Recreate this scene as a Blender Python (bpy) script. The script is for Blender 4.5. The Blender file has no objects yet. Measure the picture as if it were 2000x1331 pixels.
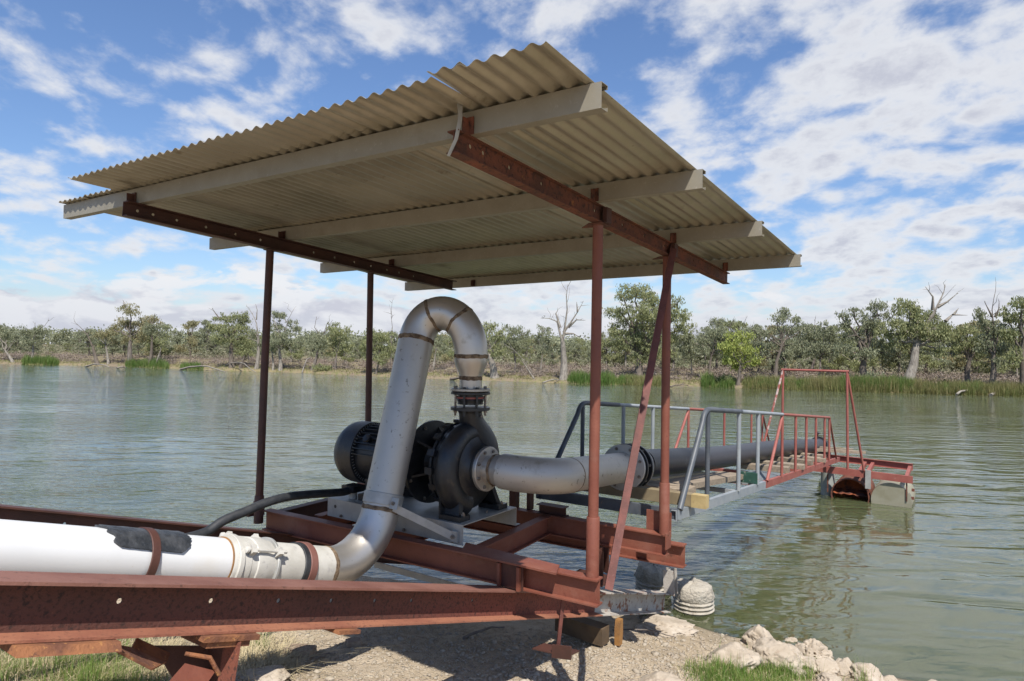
import bpy, bmesh, math, random
import numpy as np
from mathutils import Vector, Matrix, noise
R = math.radians
scene = bpy.context.scene
COL = scene.collection

# ------------------------------------------------------------------ camera
F, PITCH, ROLL = 1303.689, 0.01499, 0.01594          # focal length for a 2000 px wide picture
cp, sp, cr, sr = math.cos(PITCH), math.sin(PITCH), math.cos(ROLL), math.sin(ROLL)
FW = Vector((0, cp, sp)); UP0 = Vector((0, -sp, cp)); RT0 = Vector((1, 0, 0))
RT = RT0 * cr + UP0 * sr; UP = RT0 * -sr + UP0 * cr
cam_d = bpy.data.cameras.new('camera'); cam = bpy.data.objects.new('camera', cam_d); COL.objects.link(cam)
cam.matrix_world = Matrix((RT, UP, -FW)).transposed().to_4x4()
cam_d.sensor_width = 36; cam_d.sensor_fit = 'HORIZONTAL'; cam_d.lens = 36 * F / 2000
cam_d.clip_start = 0.05; cam_d.clip_end = 5000
scene.camera = cam

# ------------------------------------------------------------------ local frame of the shelter: a = out over the river, b = to the left, z up (eye = 0)
TH = 0.59507
D = Vector((math.sin(TH), math.cos(TH), 0)); E = Vector((-math.cos(TH), math.sin(TH), 0)); ZZ = Vector((0, 0, 1))
O0 = Vector((0.47404, 3.78933, 0))
def W(a, b, z): return O0 + D * a + E * b + ZZ * z
def ray(x, y): return FW + RT * ((x - 1000) / F) - UP * ((y - 665.5) / F)
def atb(x, y, b): r = ray(x, y); return r * ((O0.dot(E) + b) / r.dot(E))
def ata(x, y, a): r = ray(x, y); return r * ((O0.dot(D) + a) / r.dot(D))
def atz(x, y, z): r = ray(x, y); return r * (z / r.z)
def AB(P): q = P - O0; return q.dot(D), q.dot(E)
WATER = -2.4

# ------------------------------------------------------------------ sun, world
KA, KB = 0.50, 0.47
ldir = (D * KA + E * KB - ZZ).normalized()
sun_d = bpy.data.lights.new('sun', 'SUN'); sun = bpy.data.objects.new('sun', sun_d); COL.objects.link(sun)
sun.rotation_euler = ldir.to_track_quat('-Z', 'Y').to_euler()
sun_d.energy = 5.0; sun_d.angle = R(0.5); sun_d.color = (1.0, 0.955, 0.89)
elev = math.asin(-ldir.z); azim = math.atan2(-ldir.x, -ldir.y)

world = bpy.data.worlds.new("World"); scene.world = world; world.use_nodes = True
class NT:
    def __init__(s, tree): s.t = tree; tree.nodes.clear()
    def n(s, kind, ins=None, **kw):
        nd = s.t.nodes.new(kind)
        for k, v in kw.items(): setattr(nd, k, v)
        if ins:
            for k, v in ins.items(): s.set(nd, k, v)
        return nd
    def set(s, nd, k, v):
        sock = nd.inputs[k]
        if isinstance(v, tuple) and len(v) == 2 and hasattr(v[0], 'outputs'): s.t.links.new(v[0].outputs[v[1]], sock)
        elif hasattr(v, 'outputs'): s.t.links.new(v.outputs[0], sock)
        else: sock.default_value = v
    def math(s, op, a, b=0.0, clamp=False):
        nd = s.n('ShaderNodeMath', operation=op, use_clamp=clamp); s.set(nd, 0, a); s.set(nd, 1, b); return nd
    def ramp(s, fac, stops, interp='LINEAR'):
        nd = s.n('ShaderNodeValToRGB'); s.set(nd, 'Fac', fac); r = nd.color_ramp; r.interpolation = interp
        while len(r.elements) < len(stops): r.elements.new(0.5)
        for e, (p, c) in zip(r.elements, stops):
            e.position = p; e.color = (*c, 1) if isinstance(c, tuple) else (c, c, c, 1)
        return nd
    def mix(s, fac, a, b, blend='MIX'):
        nd = s.n('ShaderNodeMix', data_type='RGBA', blend_type=blend)
        s.set(nd, 0, fac); s.set(nd, 6, a if not (isinstance(a, tuple) and len(a) == 3) else (*a, 1)); s.set(nd, 7, b if not (isinstance(b, tuple) and len(b) == 3) else (*b, 1))
        return (nd, 2)
    def noise(s, vec, scale, detail=4.0, rough=0.5, dist=0.0, lac=2.0):
        return s.n('ShaderNodeTexNoise', {'Vector': vec, 'Scale': scale, 'Detail': detail, 'Roughness': rough, 'Distortion': dist, 'Lacunarity': lac})
def build_world():
    t = NT(world.node_tree)
    sky = t.n('ShaderNodeTexSky', sky_type='NISHITA', sun_disc=False, sun_elevation=elev, sun_rotation=azim, altitude=50, air_density=1.15, dust_density=0.6, ozone_density=2.2)
    tc = t.n('ShaderNodeTexCoord'); sep = t.n('ShaderNodeSeparateXYZ', {0: (tc, 'Generated')})
    zc = t.math('MAXIMUM', (sep, 2), 0.0)
    zd = t.math('ADD', zc, 0.26)
    u = t.math('DIVIDE', (sep, 0), zd); v = t.math('DIVIDE', (sep, 1), zd)
    pos = t.n('ShaderNodeCombineXYZ', {0: u, 1: v, 2: 0.0})
    mp = t.n('ShaderNodeMapping', {'Vector': pos, 'Location': (3.1, 1.3, 0.0), 'Rotation': (0, 0, R(28)), 'Scale': (1.12, 0.98, 1.5)})
    big = t.noise(mp, 0.9, 2.0, 0.5, 0.2)
    mid = t.noise(mp, 3.6, 10.0, 0.56, 0.25)
    fine = t.noise(mp, 10.0, 7.0, 0.62, 0.2)
    wob = t.n('ShaderNodeVectorMath', {0: mp, 1: t.n('ShaderNodeVectorMath', {0: (t.noise(mp, 5.0, 5.0, 0.6), 'Color'), 1: (0.16, 0.16, 0.16)}, operation='MULTIPLY')}, operation='ADD')
    puff = t.n('ShaderNodeTexVoronoi', {'Vector': wob, 'Scale': 8.5, 'Smoothness': 0.5}, feature='SMOOTH_F1')
    pf = t.math('MULTIPLY', t.math('SUBTRACT', 0.38, (puff, 'Distance')), 0.17)
    # how much cloud: more to the right and lower down, little at upper left
    xb = t.n('ShaderNodeMapRange', {'Value': (sep, 0), 'From Min': -0.65, 'From Max': 0.45, 'To Min': 0.0, 'To Max': 0.088})
    zb = t.n('ShaderNodeMapRange', {'Value': zc, 'From Min': 0.03, 'From Max': 0.42, 'To Min': 0.05, 'To Max': -0.02})
    yb = t.n('ShaderNodeMapRange', {'Value': (sep, 1), 'From Min': -0.5, 'From Max': 0.3, 'To Min': -0.12, 'To Max': 0.0})
    s1 = t.math('MULTIPLY', mid, 0.56); s2 = t.math('MULTIPLY', big, 0.26); s3 = t.math('MULTIPLY', fine, 0.18)
    cov = t.math('ADD', t.math('ADD', t.math('ADD', s1, s2), s3), pf)
    cov = t.math('ADD', t.math('ADD', t.math('ADD', cov, xb), zb), yb)
    den = t.n('ShaderNodeMapRange', {'Value': cov, 'From Min': 0.462, 'From Max': 0.61, 'To Min': 0.0, 'To Max': 1.0}, interpolation_type='SMOOTHSTEP')
    thick = t.n('ShaderNodeMapRange', {'Value': cov, 'From Min': 0.57, 'From Max': 0.70, 'To Min': 0.0, 'To Max': 1.0}, interpolation_type='SMOOTHSTEP')
    shade = t.math('MULTIPLY', thick, t.ramp(fine, [(0.38, 0.15), (0.60, 1.0)]))
    ccol = t.mix(shade, (7.7, 7.85, 8.2), (5.6, 5.75, 6.5))
    den2 = t.math('MULTIPLY', den, 0.93)
    blue = t.mix(1.0, sky, (1.0, 1.14, 1.40), 'MULTIPLY')
    c1 = t.mix(den2, blue, ccol)
    # low heaped clouds near the horizon, laid out on azimuth and elevation
    az = t.math('ARCTAN2', (sep, 0), (sep, 1))
    hp = t.n('ShaderNodeCombineXYZ', {0: az, 1: t.math('MULTIPLY', zc, 2.6), 2: 0.0})
    h1 = t.noise(hp, 6.5, 9.0, 0.58, 0.25)
    h2 = t.noise(hp, 2.2, 3.0, 0.5, 0.0)
    hc = t.math('ADD', t.math('MULTIPLY', h1, 0.7), t.math('MULTIPLY', h2, 0.3))
    fall = t.n('ShaderNodeMapRange', {'Value': zc, 'From Min': 0.0, 'From Max': 0.17, 'To Min': 0.19, 'To Max': -0.22})
    hc = t.math('ADD', hc, fall)
    hd = t.n('ShaderNodeMapRange', {'Value': hc, 'From Min': 0.53, 'From Max': 0.585, 'To Min': 0.0, 'To Max': 0.93}, interpolation_type='SMOOTHSTEP')
    off = t.n('ShaderNodeVectorMath', {0: hp, 1: (0.0, -0.05, 0.0)}, operation='ADD')
    h3 = t.noise(off, 6.5, 9.0, 0.58, 0.25)
    lit = t.n('ShaderNodeMapRange', {'Value': t.math('SUBTRACT', h3, h1), 'From Min': -0.04, 'From Max': 0.07, 'To Min': 1.0, 'To Max': 0.0})
    hcol = t.mix(lit, (5.6, 5.75, 6.6), (8.2, 8.3, 8.6))
    c2 = t.mix(hd, c1, hcol)
    haze = t.n('ShaderNodeMapRange', {'Value': zc, 'From Min': 0.0, 'From Max': 0.09, 'To Min': 0.55, 'To Max': 0.0})
    c3 = t.mix(haze, c2, (5.9, 6.2, 7.1))
    bg = t.n('ShaderNodeBackground', {'Color': c3, 'Strength': 0.080})
    out = t.n('ShaderNodeOutputWorld', {'Surface': bg})
build_world()
world.cycles.sampling_method = 'MANUAL'; world.cycles.sample_map_resolution = 512
scene.view_settings.view_transform = 'Standard'; scene.view_settings.look = 'None'
scene.view_settings.exposure = 0.40; scene.view_settings.gamma = 1.0; scene.view_settings.use_curve_mapping = False
scene.cycles.max_bounces = 7; scene.cycles.transparent_max_bounces = 8; scene.cycles.caustics_reflective = False; scene.cycles.caustics_refractive = False

# ------------------------------------------------------------------ materials
def bump(t, h, strength, dist): return t.n('ShaderNodeBump', {'Height': h, 'Strength': strength, 'Distance': dist})
MATS = {}
def pmat(name, col, col2=None, scale=6.0, lo=0.4, hi=0.65, rough=0.6, metal=0.0, rough2=None, bumpy=0.0, bscale=40.0, spots=None, spec=0.5, stretch=None, extra=None, vary=0.0, trans=0.0, grad=None):
    m = bpy.data.materials.new(name); m.use_nodes = True; t = NT(m.node_tree)
    tc = t.n('ShaderNodeTexCoord'); vec = (tc, 'Object')
    if stretch: vec = t.n('ShaderNodeMapping', {'Vector': vec, 'Rotation': (0, 0, stretch[1]), 'Scale': stretch[0]})
    n1 = t.noise(vec, scale, 6.0, 0.6)
    c = (*col, 1)
    fac = t.ramp(n1, [(lo, 0.0), (hi, 1.0)])
    if col2: c = t.mix(fac, col, col2)
    if grad:
        sp_ = t.n('ShaderNodeSeparateXYZ', {0: (tc, 'Object')}); gsum = t.math('ADD', t.math('MULTIPLY', (sp_, 0), D.x), t.math('MULTIPLY', (sp_, 1), D.y))
        gsum = t.math('ADD', gsum, t.math('MULTIPLY', t.noise(vec, 2.0, 4, .6), .8))
        c = t.mix(t.n('ShaderNodeMapRange', {'Value': gsum, 'From Min': grad[0], 'From Max': grad[1]}), c, grad[2])
    if spots:
        for (sc, l, h, sc_col) in spots:
            n2 = t.noise(vec, sc, 8.0, 0.65)
            f2 = t.ramp(n2, [(l, 0.0), (h, 1.0)])
            c = t.mix(f2, c, sc_col)
    if vary:
        oi = t.n('ShaderNodeObjectInfo')
        hv = t.n('ShaderNodeHueSaturation', {'Color': c, 'Value': t.n('ShaderNodeMapRange', {'Value': (oi, 'Random'), 'To Min': 1 - vary, 'To Max': 1 + vary})})
        c = hv
    b = t.n('ShaderNodeBsdfPrincipled', {'Base Color': c, 'Roughness': rough, 'Metallic': metal, 'Specular IOR Level': spec})
    if rough2 is not None: t.set(b, 'Roughness', t.n('ShaderNodeMapRange', {'Value': n1, 'From Min': 0.3, 'From Max': 0.7, 'To Min': rough, 'To Max': rough2}))
    if bumpy:
        n3 = t.noise(vec, bscale, 6.0, 0.6); t.set(b, 'Normal', bump(t, n3, 1.0, bumpy))
    sh = b
    if trans:
        tr = t.n('ShaderNodeBsdfTranslucent', {'Color': c}); sh = t.n('ShaderNodeMixShader', {0: trans, 1: b, 2: tr})
    t.n('ShaderNodeOutputMaterial', {'Surface': sh})
    MATS[name] = m; return m
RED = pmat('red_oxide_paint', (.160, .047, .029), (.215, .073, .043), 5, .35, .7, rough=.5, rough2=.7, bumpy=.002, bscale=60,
           spots=[(26, .63, .70, (.13, .035, .022)), (3.5, .60, .72, (.20, .085, .055)), (70, .70, .74, (.42, .32, .27)), (9, .62, .72, (.10, .034, .022)), (2.1, .55, .72, (.235, .105, .072)), (45, .66, .72, (.085, .032, .02))])
RUST = pmat('rusty_steel', (.095, .036, .022), (.20, .065, .036), 7, .38, .66, rough=.75, rough2=.9, bumpy=.004, bscale=90,
            spots=[(38, .52, .62, (.05, .022, .016)), (11, .64, .72, (.34, .13, .04)), (60, .70, .75, (.45, .2, .06))])
GIRDER = pmat('rusted_red_girder', (.235, .072, .042), (.10, .036, .024), 1.6, .42, .60, rough=.65, rough2=.85, bumpy=.004, bscale=80,
              spots=[(45, .53, .62, (.07, .028, .02)), (9, .66, .74, (.40, .15, .06)), (90, .73, .77, (.55, .45, .36))])
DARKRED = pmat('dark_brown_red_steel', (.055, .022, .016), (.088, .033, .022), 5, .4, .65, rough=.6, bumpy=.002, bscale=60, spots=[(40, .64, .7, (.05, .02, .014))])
GWEB = pmat('dark_rust_web', (.125, .045, .030), (.050, .023, .017), 1.3, .30, .78, grad=(2.2, 3.6, (.19, .056, .036)), rough=.8, bumpy=.004, bscale=80,
              spots=[(70, .50, .66, (.030, .015, .011)), (16, .66, .74, (.19, .07, .035)), (90, .74, .78, (.30, .22, .17))])
GTOP = pmat('faded_pink_rust_flange', (.22, .10, .072), (.16, .062, .042), 3, .42, .62, rough=.7, bumpy=.002, bscale=80, spots=[(40, .6, .68, (.10, .045, .03)), (90, .74, .77, (.5, .45, .4))])
GBOT = pmat('orange_rust_flange', (.33, .135, .075), (.24, .085, .05), 3, .42, .62, rough=.8, bumpy=.003, bscale=90, spots=[(60, .55, .65, (.16, .065, .04)), (9, .68, .76, (.42, .2, .09))])
ORUST = pmat('orange_scaly_rust', (.27, .11, .045), (.14, .055, .03), 9, .42, .6, rough=.9, bumpy=.006, bscale=60, spots=[(40, .6, .66, (.40, .19, .06)), (25, .62, .7, (.08, .035, .025))])
WHITEP = pmat('flaking_white_paint_on_steel', (.34, .31, .27), (.44, .41, .36), 5, .4, .6, rough=.7, bumpy=.004, bscale=50,
              spots=[(12, .54, .60, (.22, .09, .045)), (30, .60, .66, (.12, .045, .03))])
PINK = pmat('weathered_red_brace', (.155, .050, .037), (.10, .033, .025), 9, .4, .6, rough=.7, bumpy=.002, bscale=90, spots=[(80, .6, .66, (.16, .07, .06))])
GALV = pmat('galvanised_steel', (.34, .335, .31), (.42, .415, .39), 9, .4, .6, rough=.5, metal=.35, bumpy=.0008, bscale=60, spots=[(22, .6, .7, (.36, .34, .30))])
SHEET = pmat('dull_zinc_sheet', (.42, .37, .275), (.48, .435, .335), 3, .35, .65, rough=.38, metal=.55, spots=[(25, .67, .72, (.24, .19, .13)), (1.7, .48, .72, (.30, .27, .195)), (6, .62, .72, (.27, .22, .15))], vary=.13)
PURLIN = pmat('galvanised_purlin', (.31, .285, .225), (.26, .235, .18), 7, .3, .7, rough=.55, metal=.3, spots=[(60, .60, .68, (.36, .33, .27)), (4, .58, .72, (.24, .21, .155))])
WELDC = (.10, .07, .045)
def pipe_mat(name, c1, c2, rough, metal):
    return pmat(name, c1, c2, 2.2, .35, .65, rough=rough, rough2=rough + .15, metal=metal, bumpy=.0006, bscale=30,
                spots=[(30, .65, .70, (.22, .20, .16)), (4.5, .58, .72, (.34, .30, .23))])
STEEL = pipe_mat('stainless_pipe', (.46, .43, .385), (.56, .53, .49), .33, .78)
STEELD = pmat('dull_stainless_pipe', (.40, .375, .33), (.49, .465, .42), 1.8, .35, .65, rough=.36, rough2=.58, metal=.55, bumpy=.0008, bscale=26,
              spots=[(24, .61, .66, (.22, .20, .17)), (5, .60, .72, (.31, .28, .22)), (55, .68, .73, (.20, .18, .15))])
WELD = pmat('brown_weld_seam', (.10, .065, .04), (.26, .19, .12), 25, .4, .6, rough=.8, metal=.3, bumpy=.003, bscale=60)
CREAM = pmat('cream_painted_fitting', (.44, .42, .37), (.52, .50, .45), 8, .4, .6, rough=.6, bumpy=.001, bscale=50, spots=[(18, .6, .66, (.40, .38, .35)), (50, .66, .7, (.3, .27, .24))])
PVC = pmat('white_pvc', (.62, .62, .61), (.66, .66, .65), 2, .4, .6, rough=.28, spots=[(60, .71, .74, (.40, .35, .28)), (2.2, .55, .75, (.62, .59, .53)), (14, .68, .74, (.50, .45, .38))])
RUBBER = pmat('black_rubber', (.016, .018, .021), (.032, .034, .037), 14, .4, .6, rough=.6, bumpy=.003, bscale=45)
PATCH = pmat('worn_rubber_patch', (.026, .029, .033), (.065, .068, .073), 16, .4, .66, rough=.36, bumpy=.006, bscale=45)
BLACKP = pmat('black_cast_iron', (.011, .012, .014), (.022, .023, .024), 8, .4, .6, rough=.30, rough2=.46, bumpy=.0025, bscale=50, spots=[(14, .60, .70, (.055, .044, .032))])
HDPE = pmat('black_polythene_pipe', (.018, .020, .028), (.034, .036, .045), 2.0, .4, .6, rough=.33, rough2=.5, spots=[(6, .62, .72, (.11, .105, .10))])
BOLT = pmat('dull_bolt_steel', (.30, .27, .23), (.16, .12, .09), 40, .4, .6, rough=.5, metal=.6)
GREYP = pmat('grey_paint_on_steel', (.215, .24, .26), (.27, .29, .30), 6, .4, .6, rough=.5, bumpy=.001, bscale=60, spots=[(28, .62, .68, (.22, .17, .14))])
DGREY = pmat('dark_blue_grey_paint', (.055, .065, .078), (.085, .095, .108), 6, .4, .6, rough=.5, spots=[(30, .64, .7, (.18, .13, .10))])
RAILRED = pmat('faded_red_rail_paint', (.25, .068, .052), (.30, .10, .075), 7, .4, .65, rough=.6, spots=[(16, .60, .66, (.20, .065, .045)), (9, .70, .76, (.6, .45, .4))])
BROWNW = pmat('dark_brown_timber', (.13, .085, .045), (.075, .05, .028), 6, rough=.85, bumpy=.003, bscale=30)
WOOD = pmat('weathered_timber', (.30, .24, .17), (.19, .15, .11), 5, .38, .64, rough=.85, bumpy=.004, bscale=25, stretch=((1.0, 9.0, 9.0), TH - math.pi / 2), spots=[(12, .6, .68, (.10, .08, .06))], vary=.22)
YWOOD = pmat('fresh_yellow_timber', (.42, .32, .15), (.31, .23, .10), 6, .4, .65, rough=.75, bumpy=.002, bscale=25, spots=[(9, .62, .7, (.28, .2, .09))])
OWOOD = pmat('orange_sawn_timber', (.30, .145, .04), (.17, .085, .03), 9, .4, .6, rough=.8, bumpy=.003, bscale=40)
CONC = pmat('rough_concrete', (.35, .31, .25), (.44, .40, .33), 9, .35, .65, rough=.95, bumpy=.03, bscale=30, spots=[(35, .62, .68, (.30, .26, .2))])
ROCK = pmat('pale_limestone', (.33, .27, .20), (.44, .375, .295), 6, .35, .65, rough=.95, bumpy=.010, bscale=28, spots=[(16, .58, .66, (.30, .235, .17)), (3, .6, .7, (.50, .45, .38))])
BRICK = pmat('dusty_brick', (.24, .17, .12), (.32, .25, .18), 20, .4, .6, rough=.95, bumpy=.006, bscale=60)
GREEN = pmat('dark_green_paint', (.012, .05, .034), (.02, .07, .05), 12, .4, .6, rough=.6, spots=[(14, .6, .64, (.35, .33, .27))])
RUSTIN = pmat('bright_rust', (.26, .065, .02), (.06, .022, .015), 7, .42, .58, rough=.9, bumpy=.006, bscale=30)
DRUMG = pmat('pale_galvanised_drum', (.26, .24, .165), (.32, .30, .225), 4, .4, .6, rough=.5, metal=.25, spots=[(9, .62, .72, (.28, .25, .18))])
DRYG = pmat('dry_straw', (.50, .42, .26), (.38, .31, .18), 30, .4, .6, rough=.9)
PEB = pmat('pale_pebbles', (.29, .24, .18), (.38, .33, .255), 9, .35, .65, rough=.95, spots=[(14, .60, .66, (.26, .21, .16))])
def leafmat(name, c1, c2, c3, scale=1.1, trans=.38):
    m = bpy.data.materials.new(name); m.use_nodes = True; t = NT(m.node_tree)
    g = t.n('ShaderNodeNewGeometry'); tc = t.n('ShaderNodeTexCoord'); n1 = t.noise((tc, 'Object'), scale, 3.0, 0.6)
    c = t.mix(t.ramp(n1, [(.38, 0.0), (.62, 1.0)]), c1, c2)
    f = t.n('ShaderNodeMapRange', {'Value': (g, 'Random Per Island'), 'From Min': .55, 'From Max': 1.0})
    c = t.mix(f, c, c3)
    b = t.n('ShaderNodeBsdfPrincipled', {'Base Color': c, 'Roughness': .55, 'Specular IOR Level': .35})
    tr = t.n('ShaderNodeBsdfTranslucent', {'Color': c})
    t.n('ShaderNodeOutputMaterial', {'Surface': t.n('ShaderNodeMixShader', {0: trans, 1: b, 2: tr})})
    return m
LEAF = [leafmat('olive_gum_leaves', (.27, .285, .135), (.22, .245, .115), (.36, .355, .17)),
        leafmat('grey_green_gum_leaves', (.225, .245, .15), (.26, .275, .17), (.33, .335, .205)),
        leafmat('bright_green_leaves', (.33, .37, .085), (.27, .32, .085), (.43, .45, .14)),
        leafmat('brownish_gum_leaves', (.32, .30, .165), (.28, .285, .155), (.40, .32, .17))]
REED = leafmat('green_reeds', (.085, .165, .030), (.13, .20, .045), (.20, .23, .08), .8, .3)
YREED = leafmat('yellowing_reeds', (.17, .20, .06), (.24, .22, .09), (.32, .27, .13), .8, .3)
GRASS = leafmat('fresh_grass', (.11, .21, .030), (.16, .25, .05), (.33, .31, .12), 3, .35)
SCRUB = leafmat('dry_brown_scrub', (.235, .185, .150), (.19, .155, .13), (.30, .24, .18), .35, .1)
BARK = pmat('grey_gum_bark', (.20, .17, .145), (.11, .09, .075), 2.5, .38, .62, rough=.9, bumpy=.02, bscale=9, stretch=((4, 4, 1), 0))
PBARK = pmat('pale_gum_bark', (.30, .27, .225), (.18, .155, .13), 2.5, .38, .62, rough=.9, bumpy=.02, bscale=9, stretch=((4, 4, 1), 0), spots=[(3, .55, .64, (.09, .075, .065))])
DBARK = pmat('dark_bark', (.10, .08, .065), (.17, .14, .11), 2.5, .38, .62, rough=.9, bumpy=.02, bscale=9, stretch=((4, 4, 1), 0))

def ground_mat(name, far=False):
    m = bpy.data.materials.new(name); m.use_nodes = True; t = NT(m.node_tree)
    tc = t.n('ShaderNodeTexCoord'); v = (tc, 'Object')
    if far:
        n1 = t.noise(v, .35, 6, .6); n2 = t.noise(v, 2.5, 6, .65)
        c = t.mix(t.ramp(n1, [(.4, 0.), (.6, 1.)]), (.22, .18, .10), (.20, .155, .11))
        c = t.mix(t.ramp(n2, [(.5, 0.), (.65, 1.)]), c, (.14, .15, .05))
        h = n2; bd = .05
    else:
        vo = t.n('ShaderNodeTexVoronoi', {'Vector': v, 'Scale': 34.0}); vo2 = t.n('ShaderNodeTexVoronoi', {'Vector': v, 'Scale': 85.0})
        n1 = t.noise(v, 1.6, 7, .6); n2 = t.noise(v, 14, 8, .7)
        c = t.mix(t.ramp(n1, [(.38, 0.), (.62, 1.)]), (.385, .31, .215), (.48, .395, .29))
        c = t.mix(t.ramp(n2, [(.46, 0.), (.66, 1.)]), c, (.28, .22, .145))
        st = t.math('MULTIPLY', t.ramp((vo, 'Distance'), [(.12, 1.), (.34, 0.)]), t.ramp(t.n('ShaderNodeSeparateColor', {0: (vo, 'Color')}), [(.35, 0.), (.55, 1.)]))
        c = t.mix(t.math('MULTIPLY', st, .8), c, (.46, .40, .31))
        # damp dark margin at the water's edge
        sep = t.n('ShaderNodeSeparateXYZ', {0: v}); damp = t.n('ShaderNodeMapRange', {'Value': (sep, 2), 'From Min': WATER + .005, 'From Max': WATER + .09, 'To Min': 1.0, 'To Max': 0.0})
        c = t.mix(t.math('MULTIPLY', damp, .75), c, (.13, .11, .07))
        h = t.math('ADD', t.math('ADD', t.math('MULTIPLY', n2, .8), t.math('MULTIPLY', st, .5)), t.math('MULTIPLY', (vo2, 'Distance'), -.35)); bd = .022
    b = t.n('ShaderNodeBsdfPrincipled', {'Base Color': c, 'Roughness': .95, 'Specular IOR Level': .2, 'Normal': bump(t, h, 1.0, bd)})
    t.n('ShaderNodeOutputMaterial', {'Surface': b}); return m
GROUND = ground_mat('gravelly_bank'); FARG = ground_mat('dry_far_bank', True)

def water_mat():
    m = bpy.data.materials.new('river_water'); m.use_nodes = True; t = NT(m.node_tree)
    tc = t.n('ShaderNodeTexCoord'); v = (tc, 'Object')
    w1 = t.n('ShaderNodeMapping', {'Vector': v, 'Rotation': (0, 0, R(32)), 'Scale': (.55, 1.5, 1)})
    w2 = t.n('ShaderNodeMapping', {'Vector': v, 'Rotation': (0, 0, R(-12)), 'Scale': (.6, 1.4, 1)})
    a = t.noise(w1, 1.3, 1.5, .4, .9); b_ = t.noise(w2, 4.8, 2, .45, .7); c_ = t.noise(w2, 14, 2, .5, .3); d_ = t.noise(w1, .22, 2, .5)
    patch = t.ramp(d_, [(.38, .25), (.62, 1.)])
    sep = t.n('ShaderNodeSeparateXYZ', {0: v})
    calm = t.n('ShaderNodeMapRange', {'Value': t.math('SUBTRACT', (sep, 1), t.math('MULTIPLY', (sep, 0), .9)), 'From Min': 3.5, 'From Max': 10.0, 'To Min': 0.0, 'To Max': 1.0})
    dist = t.n('ShaderNodeMapRange', {'Value': (sep, 1), 'From Min': 8.0, 'From Max': 40.0, 'To Min': 1.0, 'To Max': 1.35})
    h = t.math('ADD', t.math('MULTIPLY', a, .042), t.math('MULTIPLY', t.math('MULTIPLY', b_, t.n('ShaderNodeMapRange', {'Value': calm, 'To Min': .013, 'To Max': .028})), patch))
    h = t.math('ADD', h, t.math('MULTIPLY', t.math('MULTIPLY', c_, .0110), t.math('MULTIPLY', calm, patch)))
    h = t.math('MULTIPLY', h, dist)
    n = t.noise(v, .12, 3, .5)
    col = t.mix(t.ramp(n, [(.4, 0.), (.6, 1.)]), (.068, .077, .034), (.080, .091, .046))
    b = t.n('ShaderNodeBsdfPrincipled', subsurface_method='BURLEY', ins={'Base Color': col, 'Roughness': .03, 'IOR': 1.60, 'Specular IOR Level': .5, 'Subsurface Weight': 1.0, 'Subsurface Radius': (1.0, 1.0, .7), 'Subsurface Scale': .35, 'Normal': bump(t, h, 1.0, 1.0)})
    t.n('ShaderNodeOutputMaterial', {'Surface': b}); return m
WATERM = water_mat()

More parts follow.
